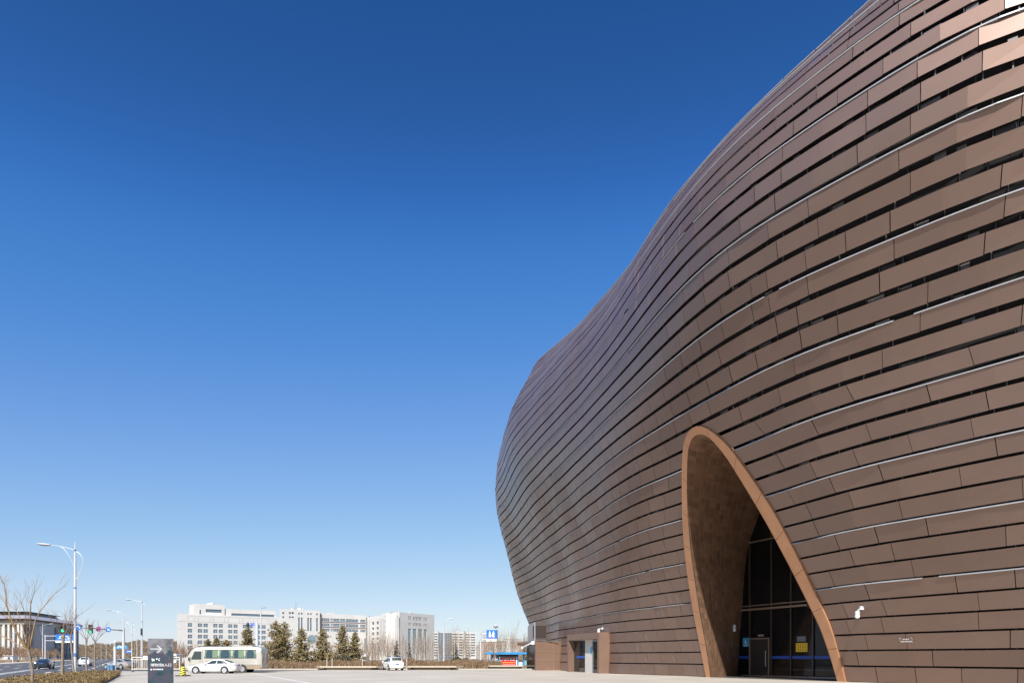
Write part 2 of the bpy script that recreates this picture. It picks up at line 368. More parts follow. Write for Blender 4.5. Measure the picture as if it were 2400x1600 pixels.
# ------------------------------------------------------------------ museum shell: radius (cm) about MC by angle (3 deg) and height (2 m)
MC=(42.0,72.0)
GRID='''4827 4766 4705 4643 4581 4518 4454 4387 4318 4247 4172 4093 4011 3924 3833 3738 3638 3535 3428 3319 3209 3097 2985
4829 4768 4707 4646 4584 4521 4456 4390 4321 4249 4174 4096 4013 3927 3836 3740 3641 3538 3431 3322 3212 3100 2988
4836 4775 4714 4653 4591 4528 4463 4397 4328 4256 4182 4103 4021 3934 3843 3748 3648 3545 3439 3330 3219 3107 2995
4848 4787 4726 4664 4602 4539 4475 4409 4340 4268 4193 4115 4032 3946 3855 3759 3660 3557 3451 3342 3231 3119 3007
4864 4803 4742 4681 4619 4556 4491 4425 4356 4284 4210 4131 4049 3962 3871 3776 3677 3573 3467 3358 3248 3136 3024
4885 4824 4763 4701 4639 4576 4512 4445 4377 4305 4230 4152 4069 3983 3892 3797 3697 3594 3488 3379 3268 3157 3045
4909 4848 4787 4726 4664 4601 4537 4470 4402 4330 4255 4177 4094 4008 3917 3822 3722 3619 3513 3404 3294 3182 3070
4938 4877 4816 4755 4693 4630 4566 4499 4431 4359 4284 4206 4124 4037 3946 3851 3751 3648 3542 3433 3323 3211 3099
4971 4910 4849 4788 4726 4663 4599 4532 4464 4392 4317 4239 4156 4070 3979 3884 3784 3681 3575 3466 3356 3244 3132
5008 4947 4886 4825 4763 4700 4635 4569 4500 4429 4354 4275 4193 4107 4016 3920 3821 3718 3612 3503 3392 3281 3169
5047 4987 4926 4864 4802 4739 4675 4609 4540 4469 4394 4315 4233 4146 4056 3960 3861 3758 3652 3543 3432 3321 3209
5090 5030 4969 4907 4845 4782 4718 4652 4583 4511 4437 4358 4276 4189 4098 4003 3904 3801 3695 3586 3475 3364 3252
5136 5075 5014 4953 4891 4828 4764 4697 4629 4557 4482 4404 4321 4235 4144 4049 3949 3846 3740 3631 3521 3409 3297
5184 5123 5062 5001 4939 4876 4811 4745 4676 4605 4530 4452 4369 4283 4192 4096 3997 3894 3788 3679 3568 3457 3345
5233 5173 5112 5050 4988 4925 4861 4795 4726 4654 4580 4501 4419 4332 4241 4146 4046 3943 3837 3728 3618 3506 3394
5285 5224 5163 5101 5039 4976 4912 4845 4777 4705 4630 4552 4469 4383 4292 4196 4097 3994 3887 3779 3668 3556 3444
5337 5276 5214 5153 5091 5028 4963 4897 4828 4756 4682 4603 4521 4434 4343 4247 4148 4045 3938 3829 3719 3607 3495
5389 5328 5267 5205 5143 5080 5015 4949 4880 4808 4733 4654 4572 4485 4394 4299 4199 4096 3989 3880 3769 3657 3545
5441 5380 5319 5257 5195 5131 5067 5000 4931 4859 4784 4705 4623 4536 4445 4349 4249 4146 4039 3930 3819 3707 3595
5493 5431 5370 5308 5246 5182 5117 5050 4981 4909 4834 4755 4672 4585 4494 4398 4298 4195 4088 3979 3868 3756 3643
5543 5481 5420 5358 5295 5232 5166 5099 5030 4958 4883 4804 4720 4633 4542 4446 4346 4242 4135 4026 3914 3802 3689
5592 5530 5468 5406 5343 5279 5214 5147 5077 5005 4929 4850 4766 4679 4587 4491 4391 4287 4180 4070 3959 3846 3733
5639 5577 5515 5452 5389 5325 5259 5192 5122 5049 4973 4893 4810 4722 4630 4534 4433 4329 4222 4112 4000 3887 3774
5684 5622 5559 5496 5432 5368 5302 5234 5164 5090 5014 4934 4850 4762 4670 4573 4472 4368 4260 4150 4038 3925 3811
5727 5664 5601 5538 5474 5408 5342 5273 5203 5129 5052 4972 4888 4799 4706 4609 4508 4403 4295 4185 4073 3959 3845
5768 5705 5641 5577 5512 5446 5379 5310 5239 5165 5088 5007 4922 4833 4740 4642 4541 4436 4327 4216 4104 3990 3876
5807 5743 5678 5614 5548 5482 5414 5344 5272 5198 5120 5039 4953 4864 4770 4672 4570 4465 4356 4245 4132 4018 3903
5845 5779 5714 5649 5582 5515 5447 5376 5304 5228 5150 5068 4982 4892 4798 4700 4597 4491 4382 4270 4157 4043 3928
5880 5814 5748 5682 5615 5547 5477 5406 5333 5257 5178 5095 5009 4918 4823 4725 4622 4515 4406 4294 4180 4065 3950
5915 5849 5782 5714 5646 5577 5507 5435 5361 5284 5204 5121 5034 4943 4848 4748 4645 4538 4428 4316 4202 4087 3971
5950 5882 5814 5746 5677 5608 5537 5464 5389 5311 5231 5147 5059 4967 4872 4772 4668 4561 4451 4338 4223 4108 3992
5984 5916 5847 5778 5709 5638 5566 5493 5417 5339 5258 5173 5085 4993 4897 4797 4693 4585 4474 4361 4246 4130 4014
6018 5949 5880 5811 5741 5670 5598 5524 5448 5369 5287 5202 5114 5021 4925 4824 4720 4611 4500 4387 4271 4155 4038
6052 5983 5914 5845 5775 5704 5631 5557 5481 5402 5321 5235 5147 5054 4957 4856 4751 4642 4531 4416 4300 4183 4066
6085 6017 5948 5880 5810 5740 5668 5595 5519 5441 5359 5274 5185 5092 4995 4894 4788 4679 4567 4452 4335 4217 4099
6114 6048 5982 5915 5848 5779 5709 5637 5562 5485 5404 5320 5231 5138 5041 4939 4833 4723 4610 4494 4376 4257 4138
6138 6076 6014 5950 5886 5821 5754 5684 5612 5536 5457 5373 5286 5193 5095 4993 4886 4775 4661 4544 4425 4304 4183
6153 6097 6040 5983 5925 5865 5802 5737 5668 5595 5518 5437 5350 5257 5160 5057 4949 4837 4721 4602 4481 4359 4236
6152 6106 6059 6011 5961 5909 5853 5794 5731 5663 5589 5509 5424 5332 5234 5130 5021 4907 4789 4669 4546 4421 4297
6130 6097 6064 6029 5991 5950 5905 5855 5799 5736 5667 5590 5506 5415 5316 5212 5101 4985 4865 4742 4617 4490 4363
6077 6063 6049 6032 6011 5986 5955 5916 5870 5814 5750 5677 5595 5504 5405 5299 5186 5069 4947 4821 4694 4565 4436
5986 5997 6006 6013 6015 6010 5996 5972 5938 5892 5834 5764 5684 5594 5495 5387 5274 5154 5030 4903 4773 4642 4511
5850 5890 5928 5963 5992 6012 6020 6015 5995 5959 5909 5844 5767 5678 5579 5472 5358 5237 5112 4983 4851 4718 4585
5669 5737 5804 5869 5928 5978 6014 6031 6028 6004 5962 5904 5832 5747 5652 5546 5433 5312 5186 5056 4923 4789 4654
5450 5538 5626 5716 5805 5888 5955 5997 6012 6003 5975 5929 5868 5793 5704 5603 5492 5372 5246 5116 4983 4848 4712
5208 5302 5397 5497 5603 5709 5804 5872 5910 5925 5925 5906 5865 5805 5727 5633 5526 5409 5284 5154 5021 4887 4752
4959 5046 5134 5225 5319 5414 5508 5597 5676 5746 5800 5821 5811 5773 5710 5625 5524 5411 5289 5161 5030 4898 4765
4717 4789 4860 4932 5003 5073 5146 5231 5333 5448 5560 5644 5687 5681 5638 5567 5475 5368 5251 5128 5001 4872 4743
4494 4546 4599 4653 4709 4769 4835 4917 5015 5127 5251 5368 5460 5504 5495 5447 5370 5275 5166 5048 4925 4800 4673
4304 4337 4372 4411 4462 4520 4587 4666 4758 4864 4974 5083 5180 5249 5279 5263 5210 5129 5031 4920 4800 4673 4543
4157 4177 4200 4230 4272 4327 4393 4470 4558 4655 4757 4855 4942 5010 5048 5049 5013 4948 4858 4747 4622 4483 4334
4052 4060 4072 4092 4125 4171 4230 4302 4386 4480 4578 4672 4756 4820 4858 4863 4833 4769 4671 4543 4391 4221 4043
3970 3962 3961 3971 3994 4032 4084 4150 4231 4325 4423 4517 4599 4663 4702 4710 4681 4611 4498 4347 4165 3961 3748
3862 3853 3848 3852 3870 3903 3952 4016 4095 4186 4285 4380 4463 4529 4570 4580 4552 4477 4351 4178 3970 3739 3501
3761 3744 3732 3731 3747 3781 3833 3902 3984 4076 4173 4266 4346 4410 4449 4459 4428 4352 4220 4029 3805 3564 3320
3668 3641 3621 3615 3633 3671 3727 3800 3884 3977 4073 4162 4240 4301 4335 4333 4287 4193 4051 3866 3652 3424 3195
3545 3534 3528 3532 3551 3588 3643 3711 3793 3884 3978 4067 4142 4198 4226 4216 4155 4047 3899 3719 3518 3311 3102
3428 3436 3447 3465 3492 3531 3583 3647 3721 3804 3895 3980 4051 4102 4122 4103 4034 3922 3774 3601 3413 3221 3027
3339 3358 3379 3405 3438 3480 3533 3595 3667 3745 3828 3907 3972 4016 4029 4005 3935 3822 3677 3509 3330 3147 2962
3284 3304 3326 3352 3388 3432 3485 3547 3619 3696 3775 3848 3908 3947 3958 3931 3856 3742 3598 3435 3261 3082 2902
3259 3275 3293 3316 3349 3390 3440 3500 3572 3651 3729 3799 3854 3888 3893 3862 3786 3674 3533 3372 3200 3025 2850
3256 3262 3273 3290 3319 3358 3409 3470 3541 3617 3692 3759 3809 3836 3835 3799 3724 3615 3476 3318 3150 2980 2810
3254 3247 3248 3262 3291 3335 3392 3458 3529 3601 3670 3730 3775 3798 3793 3753 3677 3567 3430 3275 3112 2948 2784
3210 3208 3212 3230 3270 3325 3389 3457 3528 3597 3661 3715 3754 3774 3769 3730 3648 3534 3397 3244 3086 2930 2773
3149 3166 3186 3217 3266 3327 3394 3462 3530 3596 3657 3708 3743 3758 3746 3702 3620 3507 3372 3225 3075 2926 2777
3101 3132 3168 3213 3267 3330 3397 3466 3535 3603 3664 3710 3738 3749 3735 3688 3605 3493 3361 3219 3077 2936 2795
3068 3103 3144 3196 3263 3337 3414 3489 3561 3626 3682 3724 3750 3757 3739 3690 3604 3493 3364 3229 3093 2958 2823
3033 3072 3118 3176 3258 3350 3439 3519 3592 3656 3710 3751 3776 3780 3758 3706 3620 3509 3383 3252 3121 2988 2854
2995 3051 3112 3185 3273 3368 3462 3547 3623 3690 3745 3787 3811 3814 3792 3741 3654 3544 3419 3289 3155 3017 2879
2994 3048 3107 3182 3282 3389 3492 3582 3662 3733 3790 3833 3857 3861 3840 3788 3705 3595 3470 3335 3192 3044 2895
3030 3072 3122 3189 3288 3402 3515 3615 3703 3780 3843 3891 3919 3926 3907 3858 3773 3661 3529 3385 3230 3070 2908
3064 3110 3165 3234 3320 3422 3532 3640 3740 3829 3904 3960 3994 4006 3989 3940 3852 3734 3594 3439 3274 3104 2932
3062 3130 3202 3281 3368 3465 3570 3679 3787 3888 3978 4046 4087 4102 4085 4032 3938 3812 3662 3496 3322 3145 2968
3058 3142 3227 3316 3411 3511 3619 3732 3848 3961 4065 4146 4196 4214 4195 4136 4032 3893 3730 3554 3374 3191 3008
3064 3156 3250 3345 3446 3552 3666 3788 3915 4042 4161 4255 4315 4335 4314 4249 4134 3982 3807 3622 3433 3242 3051
3093 3185 3279 3378 3483 3595 3715 3844 3984 4129 4263 4370 4439 4462 4439 4366 4241 4078 3893 3697 3497 3296 3095
3153 3238 3327 3425 3537 3661 3791 3929 4075 4225 4366 4481 4556 4583 4559 4482 4347 4173 3976 3771 3563 3354 3144
3248 3327 3410 3506 3632 3768 3906 4043 4181 4322 4459 4575 4655 4688 4667 4589 4452 4273 4069 3855 3638 3420 3201
3357 3444 3541 3653 3779 3908 4036 4158 4281 4407 4537 4653 4737 4777 4763 4690 4556 4376 4167 3947 3724 3502 3281
3441 3549 3662 3782 3911 4037 4154 4261 4367 4479 4604 4723 4815 4862 4856 4790 4662 4488 4283 4064 3844 3625 3408
3542 3656 3772 3894 4029 4155 4263 4355 4446 4549 4674 4796 4895 4948 4946 4884 4765 4606 4420 4219 4012 3804 3595
3679 3789 3902 4023 4156 4278 4379 4461 4542 4636 4751 4868 4964 5014 5007 4944 4838 4700 4540 4365 4182 3994 3806
3859 3960 4063 4172 4295 4406 4496 4572 4647 4730 4825 4916 4986 5019 5010 4959 4874 4762 4630 4484 4328 4168 4007
4077 4166 4257 4349 4444 4534 4617 4692 4763 4832 4896 4951 4990 5004 4991 4950 4884 4795 4689 4570 4442 4310 4176
4316 4390 4463 4537 4609 4679 4746 4808 4865 4914 4954 4982 4997 4995 4975 4937 4881 4808 4722 4625 4521 4413 4303
4559 4614 4669 4722 4775 4825 4873 4916 4953 4982 5001 5010 5008 4993 4966 4926 4874 4810 4737 4656 4569 4478 4386
4792 4828 4863 4898 4931 4962 4989 5013 5030 5041 5043 5037 5021 4996 4962 4918 4866 4806 4739 4666 4589 4510 4429
5005 5022 5040 5056 5071 5083 5093 5098 5099 5093 5081 5061 5035 5001 4959 4911 4857 4796 4731 4661 4588 4514 4439
5192 5193 5194 5194 5192 5189 5182 5172 5158 5138 5114 5083 5047 5005 4957 4904 4845 4782 4715 4644 4572 4498 4423
5351 5337 5324 5310 5294 5276 5256 5233 5207 5176 5141 5101 5057 5007 4952 4893 4830 4762 4692 4618 4543 4466 4389
5480 5455 5429 5403 5376 5347 5316 5282 5245 5205 5161 5114 5061 5005 4944 4879 4810 4738 4662 4584 4505 4424 4343
5581 5546 5511 5475 5439 5400 5360 5318 5273 5225 5174 5119 5060 4998 4931 4861 4786 4708 4628 4545 4460 4375 4289
5656 5613 5570 5527 5483 5437 5390 5341 5290 5235 5178 5117 5053 4985 4913 4837 4757 4674 4589 4501 4411 4321 4230
5707 5658 5609 5560 5510 5459 5406 5352 5295 5236 5173 5108 5038 4966 4889 4808 4724 4636 4546 4453 4359 4264 4168
5736 5683 5630 5576 5522 5466 5409 5351 5290 5226 5160 5090 5017 4940 4859 4774 4686 4594 4500 4403 4304 4205 4105
5747 5691 5634 5577 5519 5461 5400 5339 5274 5208 5138 5065 4989 4908 4824 4736 4644 4549 4450 4350 4248 4145 4041
5742 5683 5624 5565 5504 5443 5381 5317 5250 5181 5109 5033 4954 4871 4784 4693 4598 4500 4399 4295 4190 4084 3978
5723 5663 5602 5541 5479 5416 5352 5286 5218 5147 5073 4995 4914 4829 4740 4646 4549 4449 4345 4239 4132 4023 3914
5694 5632 5570 5507 5444 5380 5315 5248 5178 5106 5030 4951 4869 4782 4691 4596 4498 4395 4290 4182 4072 3962 3851
5655 5592 5530 5466 5403 5338 5271 5203 5133 5060 4983 4903 4820 4732 4640 4544 4444 4340 4233 4124 4013 3901 3789
5609 5546 5483 5419 5355 5289 5223 5154 5083 5009 4932 4852 4767 4679 4586 4489 4388 4283 4175 4065 3953 3841 3727
5558 5495 5431 5367 5303 5237 5170 5101 5030 4955 4878 4797 4712 4623 4530 4432 4331 4226 4117 4007 3894 3781 3667
5503 5440 5376 5312 5247 5182 5114 5045 4974 4900 4822 4741 4656 4567 4473 4375 4274 4168 4059 3948 3835 3721 3607
5446 5383 5319 5255 5190 5125 5057 4988 4917 4843 4765 4684 4599 4509 4416 4318 4216 4110 4002 3890 3777 3663 3549
5388 5324 5261 5197 5132 5067 5000 4931 4859 4785 4708 4627 4542 4452 4359 4261 4159 4054 3945 3833 3720 3606 3492
5329 5266 5203 5139 5074 5009 4942 4873 4802 4728 4651 4570 4485 4396 4303 4205 4103 3998 3889 3778 3665 3551 3436
5272 5209 5145 5082 5018 4952 4886 4817 4746 4673 4596 4515 4430 4341 4248 4151 4049 3944 3835 3724 3611 3498 3383
5216 5153 5090 5027 4963 4898 4831 4763 4692 4619 4542 4462 4377 4288 4196 4098 3997 3892 3784 3673 3560 3446 3332
5162 5099 5037 4974 4910 4845 4779 4711 4640 4567 4491 4410 4326 4238 4145 4048 3947 3842 3734 3624 3511 3398 3284
5111 5049 4986 4923 4860 4795 4730 4662 4592 4518 4442 4362 4278 4190 4098 4001 3900 3795 3688 3577 3465 3352 3238
5064 5001 4939 4877 4813 4749 4683 4616 4546 4473 4397 4317 4234 4146 4053 3957 3856 3752 3644 3534 3422 3309 3196
5020 4958 4896 4833 4770 4706 4641 4573 4504 4431 4355 4276 4192 4105 4013 3916 3816 3712 3604 3494 3383 3270 3157
4980 4918 4857 4794 4731 4668 4602 4535 4465 4393 4317 4238 4155 4067 3975 3879 3779 3675 3568 3458 3347 3234 3121
4945 4883 4821 4759 4697 4633 4568 4501 4431 4359 4284 4204 4121 4034 3942 3846 3746 3642 3535 3426 3315 3202 3089
4914 4852 4791 4729 4666 4603 4538 4471 4401 4329 4254 4175 4092 4005 3913 3818 3718 3614 3507 3398 3286 3174 3062
4887 4826 4765 4703 4640 4577 4512 4445 4376 4304 4229 4150 4067 3980 3889 3793 3693 3590 3483 3374 3262 3150 3038
4866 4805 4743 4681 4619 4556 4491 4424 4355 4283 4208 4129 4047 3960 3868 3773 3673 3570 3463 3354 3243 3131 3018
4849 4788 4726 4665 4603 4539 4475 4408 4339 4267 4192 4113 4031 3944 3853 3757 3657 3554 3448 3338 3227 3116 3003
4837 4776 4714 4653 4591 4528 4463 4396 4327 4256 4181 4102 4019 3933 3841 3746 3646 3543 3437 3328 3217 3105 2993
4830 4768 4707 4646 4584 4520 4456 4389 4320 4249 4174 4095 4013 3926 3835 3739 3640 3537 3430 3321 3210 3099 2986'''
G=np.array([[float(t) for t in l.split()] for l in GRID.strip().split('\n')])/100
NT,NZ=G.shape
def cr(p0,p1,p2,p3,t): return p1+.5*t*(p2-p0+t*(2*p0-5*p1+4*p2-p3+t*(3*(p1-p2)+p3-p0)))
def rad(th,z):
    a=(th%360)/(360/NT); i=int(a); fa=a-i
    b=min(max(z/2,0),NZ-1-1e-6); j=int(b); fb=b-j
    cols=[]
    for q in (-1,0,1,2):
        g=G[(i+q)%NT]; jm=max(j-1,0); jp=min(j+2,NZ-1)
        cols.append(cr(g[jm],g[j],g[j+1],g[jp],fb))
    return cr(*cols,fa)
def S(th,z,off=0.0):
    r=rad(th,z); t=R(th); p=Vector((MC[0]+r*math.cos(t),MC[1]+r*math.sin(t),z))
    if off: p=p+SN(th,z)*off
    return p
def SN(th,z):
    za=max(z-.4,0); zb=min(z+.4,43.9)
    a=S(th+.6,z)-S(th-.6,z); b=S(th,zb)-S(th,za); return a.cross(b).normalized()
def hit(u,v):          # where a line of sight of the photograph meets the shell
    prev=None
    for k in range(4000):
        Y=18+k*.05; X=ax(u,Y); z=az(v,Y)
        d=math.hypot(X-MC[0],Y-MC[1])-rad(math.degrees(math.atan2(Y-MC[1],X-MC[0])),max(z,0))
        if d<=0: return math.degrees(math.atan2(Y-MC[1],X-MC[0]))%360,max(z,0)
    return None

mus=thing('museum','huge curved museum clad in bands of brown metal panels, with a tall pointed entrance arch','museum',(MC[0],MC[1],0))
MO=(MC[0],MC[1],0)
# arch outline, outer edge of the copper rim and inner edge, from base left over the apex to base right
OUT=[(1658,1587),(1646,1524),(1637,1478),(1627,1429),(1615,1352),(1607,1286.5),(1602,1215),(1601,1164),(1601,1105),(1603,1054),(1607,1030),(1613,1013),(1624,999),(1639.6,992.7),(1653,995.5),(1666,1005),(1694.7,1027),(1723,1060),(1772,1129),(1821,1205),(1870,1299),(1911,1384.5),(1948,1462),(1968,1531),(1984.5,1596)]
INN=[(1668.5,1586),(1660,1524),(1652,1478),(1643,1429),(1631,1352),(1622,1286.5),(1616,1215),(1613.5,1164),(1613.5,1105),(1615,1060),(1619,1038),(1624,1025),(1634,1015),(1645.7,1013),(1656,1015.5),(1668,1025),(1695,1056),(1717,1089),(1759,1157),(1801,1228),(1847,1314),(1886,1391),(1926,1472),(1951,1545),(1965,1594)]
def outline(L):
    r=[hit(u,v) for u,v in L]
    r[0]=(r[0][0],0.0); r[-1]=(r[-1][0],0.0); return r
OT=outline(OUT); IT=outline(INN)
iap=max(range(len(OT)),key=lambda i:OT[i][1]); APEX=OT[iap]
LZ=[(z,t) for t,z in OT[:iap+1]]; RZ=[(z,t) for t,z in OT[iap:]][::-1]
def interp(L,z): 
    L=sorted(L); return float(np.interp(z,[a for a,_ in L],[b for _,b in L]))
def archL(z): return interp(LZ,z)+.16 if z<APEX[1]-.25 else APEX[0]
def archR(z): return interp(RZ,z)-.16 if z<APEX[1]-.25 else APEX[0]
AR0=archR(0)
def gap(th,z):
    t=min(max((z-8)/14,0),1); t=t*t*(3-2*t)
    f=float(np.interp(th,[165,200,228,244],[.55,.58,.72,1.0])); return .115*(.8+.2*f)+(.30*f-.115*(.8+.2*f))*t
def seglen(th):
    th%=360
    if th<100: return 6.0
    if th<150: return 2.1
    if th<205: return 1.75 if rng.random()<.7 else 2.4
    if th<226: return 1.9
    if th<238: return rng.choice([1.9,2.1,3.9])
    if th<285: return rng.choice([2.1,4.0,4.2,4.2])
    return 6.0
clad=MB(); trim=MB(); sub=MB()
JW=.020
NB=42
for j in range(NB):
    z1=float(j+1); zc=j+.5
    # joints as angles measured from the right side of the arch, all the way round to its left side
    tot=360.0-(archR(z1)-archL(z1)) if z1<APEX[1] else 360.0
    a=0.0; joints=[0.0]
    if z1>=APEX[1]: a=-U(0,2); joints=[a]
    end=(360+archL(j)-AR0) if j<APEX[1] else joints[0]+360
    first=True
    while True:
        th=AR0+a; r=rad(th,zc); l=seglen(th)
        if first and z1<APEX[1]: l*=U(.45,1.0); first=False
        a+=math.degrees(l/r)
        if a>end-math.degrees(.9/r): break
        joints.append(a)
    joints.append(end)
    split=j<APEX[1]
    def theta(i,z):
        if not split: return AR0+joints[i]
        if i==0: return archR(z)
        if i==len(joints)-1: return 360+archL(z)
        zz_=z if j+2<APEX[1] else float(j)
        w=math.exp(-joints[i]/13.0); wl=math.exp(-(end-joints[i])/9.0)
        return AR0+joints[i]+w*(archR(zz_)-AR0)+wl*(archL(zz_)-archL(j))
    for i in range(len(joints)-1):
        ta=AR0+joints[i]; g=gap(ta%360,zc)
        za=j+g if j>0 else 0.05
        corners=[]; ov=[U(-.006,.006) for _ in range(2)]; base=U(0,.012); jw0=JW*U(.5,1.3)
        for (k,z,oo) in ((i,za,ov[0]),(i+1,za,ov[0]),(i+1,z1,ov[1]),(i,z1,ov[1])):
            t=theta(k,z); r=rad(t,z); jw=math.degrees(jw0/r)*(1 if k==i else -1)
            corners.append((t+jw,z,oo+base))
        # curve long panels so that they follow the shell
        n=max(1,int(round(math.radians(corners[1][0]-corners[0][0])*rad(ta,zc)/2.2)))
        vo=[];vi=[]
        for q in range(n+1):
            f=q/n
            for (c0,c1) in ((corners[0],corners[1]),(corners[3],corners[2])):
                t=c0[0]+(c1[0]-c0[0])*f; z=c0[1]; o=c0[2]
                N=SN(t,z); p=S(t,z); vo.append(p+N*(.02+o)); vi.append(p-N*.008)
        m=len(vo); fs=[]
        for q in range(n):
            b=2*q; fs+= [(b,b+2,b+3,b+1),(b+1,b+3,m+b+3,m+b+1),(m+b,m+b+2,b+2,b)]
        fs+=[(0,1,m+1,m),(2*n+1,2*n,m+2*n,m+2*n+1)]
        clad.add([tuple(p) for p in vo+vi],fs)
    # bright ledge along every third course
    if (j+1)%3==0 and j+1>=6:
        z=z1; t0=(archR(z) if z<APEX[1] else AR0); t1=(360+archL(z) if z<APEX[1] else AR0+360)
        n=int((t1-t0)/1.1); prev=None
        for q in range(n+1):
            t=t0+(t1-t0)*q/n; N=SN(t,z); p=S(t,z); T=Vector((0,0,1)); h=(.042 if z>9 else .036)*(1 if (t%360)>212 else .7); zo=.006*math.sin(q*12.9)
            ring=[p+N*.015+T*(zo-.01),p+N*.065+T*(zo-.01),p+N*.065+T*(zo+h),p-N*.05+T*(zo+h)]
            if prev and rng.random()>.008: trim.add([tuple(c) for c in prev+ring],[(k,(k+1)%4,4+(k+1)%4,4+k) for k in range(4)])
            prev=ring
    # brackets and posts seen in the open joints, pale strips for glinting joints
    if j>0:
        t=200.0 if j%2 else 200.4; lim=(90,292); t=lim[0]+U(0,1)
        while t<lim[1]:
            r=rad(t,j); z=float(j); g=gap(t%360,j)
            if not (z<APEX[1]+.4 and archL(z)-1<t<archR(z)+1):
                N=SN(t,z); A=(S(t+.5,z)-S(t-.5,z)).normalized(); p=S(t,z)-N*.10; w=U(.012,.03)
                if rng.random()<.7:
                    sub.add([tuple(p+A*s*w+N*o+Vector((0,0,zz))) for zz in (-.06,g+.08) for s,o in ((-1,0),(1,0),(1,-.08),(-1,-.08))],[(0,1,5,4),(1,2,6,5),(3,0,4,7)])
                if rng.random()<.42 and j>12:
                    w2=U(.15,.38); q2=p+A*(w2+.06)-N*.05
                    sub.add([tuple(q2+A*s*w2+Vector((0,0,zz))) for zz in (-.04,g*U(.6,1)) for s in (-1,1)],[(0,1,3,2)])
                if rng.random()<.10 and t<212:
                    c=S(t,z+g+.1); c2=S(t,z+g+U(.35,.7)); w=.02
                    trim.add([tuple(q+SN(t,z)*.04+A*s*w) for q in (c,c2) for s in (-1,1)],[(0,1,3,2)])  # pale strip drawn as the glint of a reflecting joint
            t+=math.degrees(U(.8,1.5)/r)
clad.build('cladding',M['clad'],mus,MO)
trim.build('edge_trim_glints',M['clad_trim'],mus,MO)
sub.build('subframe',M['subframe'],mus,MO)
# dark wall behind the panels
inn=MB(); zs=[0+1.0*k for k in range(44)]; ths=[1.5*k for k in range(240)]
vs=[];fs=[]
for z in zs:
    for t in ths: vs.append(tuple(S(t,z,-.34)))
n=len(ths)
for a in range(len(zs)-1):
    for b in range(n):
        c=(b+1)%n; zt=zs[a]; tm=ths[b]+.75
        if zt<APEX[1] and archL(zt)-1.2<tm<archR(zt)+1.2: continue
        fs.append((a*n+b,a*n+c,(a+1)*n+c,(a+1)*n+b))
inn.add(vs,fs); inn.build('inner_wall',M['void'],mus,MO)
rf=MB(); top=[tuple(S(t,43,-.3)) for t in ths]; rf.add(top+[(MC[0],MC[1],44.5)],[(k,(k+1)%n,n) for k in range(n)])
rf.build('roof',M['clad'],mus,MO)
# ---- entrance arch
def resample(P,n):
    P=[Vector(p) for p in P]; d=[0]
    for a,b in zip(P[:-1],P[1:]): d.append(d[-1]+(b-a).length)
    out=[]
    for k in range(n):
        s=d[-1]*k/(n-1); i=0
        while i<len(P)-2 and d[i+1]<s: i+=1
        f=(s-d[i])/max(d[i+1]-d[i],1e-6); out.append(P[i].lerp(P[i+1],f))
    return out
def smooth3(P):
    for _ in range(2): P=[P[0]]+[(P[i-1]+P[i]*2+P[i+1])/4 for i in range(1,len(P)-1)]+[P[-1]]
    return P
NA=90
AXI=Vector((.87,.5,0))
O3=smooth3(resample([S(t,z) for t,z in OT],NA)); I3=smooth3(resample([S(t,z) for t,z in IT],NA))
def nrm(p): 
    t=math.degrees(math.atan2(p.y-MC[1],p.x-MC[0])); return SN(t,p.z)
Of=[p+nrm(p)*.13 for p in O3]; If=[p+nrm(p)*.11 for p in I3]; Ob=[p-nrm(p)*.12 for p in O3]
rim=MB()
for i in range(NA-1):
    g=.006 if i%6==5 else 0
    a,b=Of[i],Of[i+1]; c,d=If[i+1],If[i]
    b2=b.lerp(a,g*8); c2=c.lerp(d,g*8)
    rim.add([tuple(q) for q in (a,b2,c2,d,Ob[i],Ob[i+1])],[(0,1,2,3),(0,4,5,1)])
rim.build('arch_rim',M['copper'],mus,MO)
# plane of the glass: GP + GD*t
GP=Vector((20.03,59.5,0)); GD=Vector((.45,-.893,0)).normalized(); GN=Vector((-GD.y*-1,0,0)); GN=Vector((-.893,-.45,0)).normalized()
gl=[(-.5,0),(-.3,3),(0,5.8),(.3,9),(.75,11.4),(2.2,14.2),(3.6,15.9),(5,16.6),(6.3,16.0),(7.6,14),(8.8,10.5),(9.7,7),(10.3,3.5),(10.6,0)]
G3=smooth3(resample([GP+GD*t+Vector((0,0,z)) for t,z in gl],NA))
lin=MB(); ROW=14
rows=[[If[i].lerp(G3[i],k/ROW)+(AXI*0) for i in range(NA)] for k in range(ROW+1)]
ctr=GP+GD*5+Vector((0,0,6))
for k in range(ROW):
    for i in range(NA-1):
        sh=(i+k)%2
        a,b,c,d=rows[k][i],rows[k][i+1],rows[k+1][i+1],rows[k+1][i]
        o=(ctr-(a+c)/2).normalized()*U(.01,.05)
        lin.add([tuple(q+o*w) for q,w in ((a,U(.2,1)),(b,U(.2,1)),(c,U(.2,1)),(d,U(.2,1)))],[(0,1,2,3)])
lin.build('arch_lining',M['lining'],mus,MO)
sm=MB()
for k in range(1,ROW):
    for i in range(NA-1):
        a,b=rows[k][i],rows[k][i+1]; w=(rows[k+1][i]-a).normalized()*.02; o=(ctr-a).normalized()*.055
        sm.add([tuple(q) for q in (a+o-w,b+o-w,b+o+w,a+o+w)],[(0,1,2,3)])
sm.build('lining_rib',M['copper'],mus,MO)
lb=MB()
for k in range(ROW):
    for i in range(0,NA-1):
        a,b,c,d=rows[k][i],rows[k][i+1],rows[k+1][i+1],rows[k+1][i]; o=((a+c)/2-ctr).normalized()*.03
        lb.add([tuple(q+o) for q in (a,b,c,d)],[(0,1,2,3)])
lb.build('lining_backing',M['void'],mus,MO)
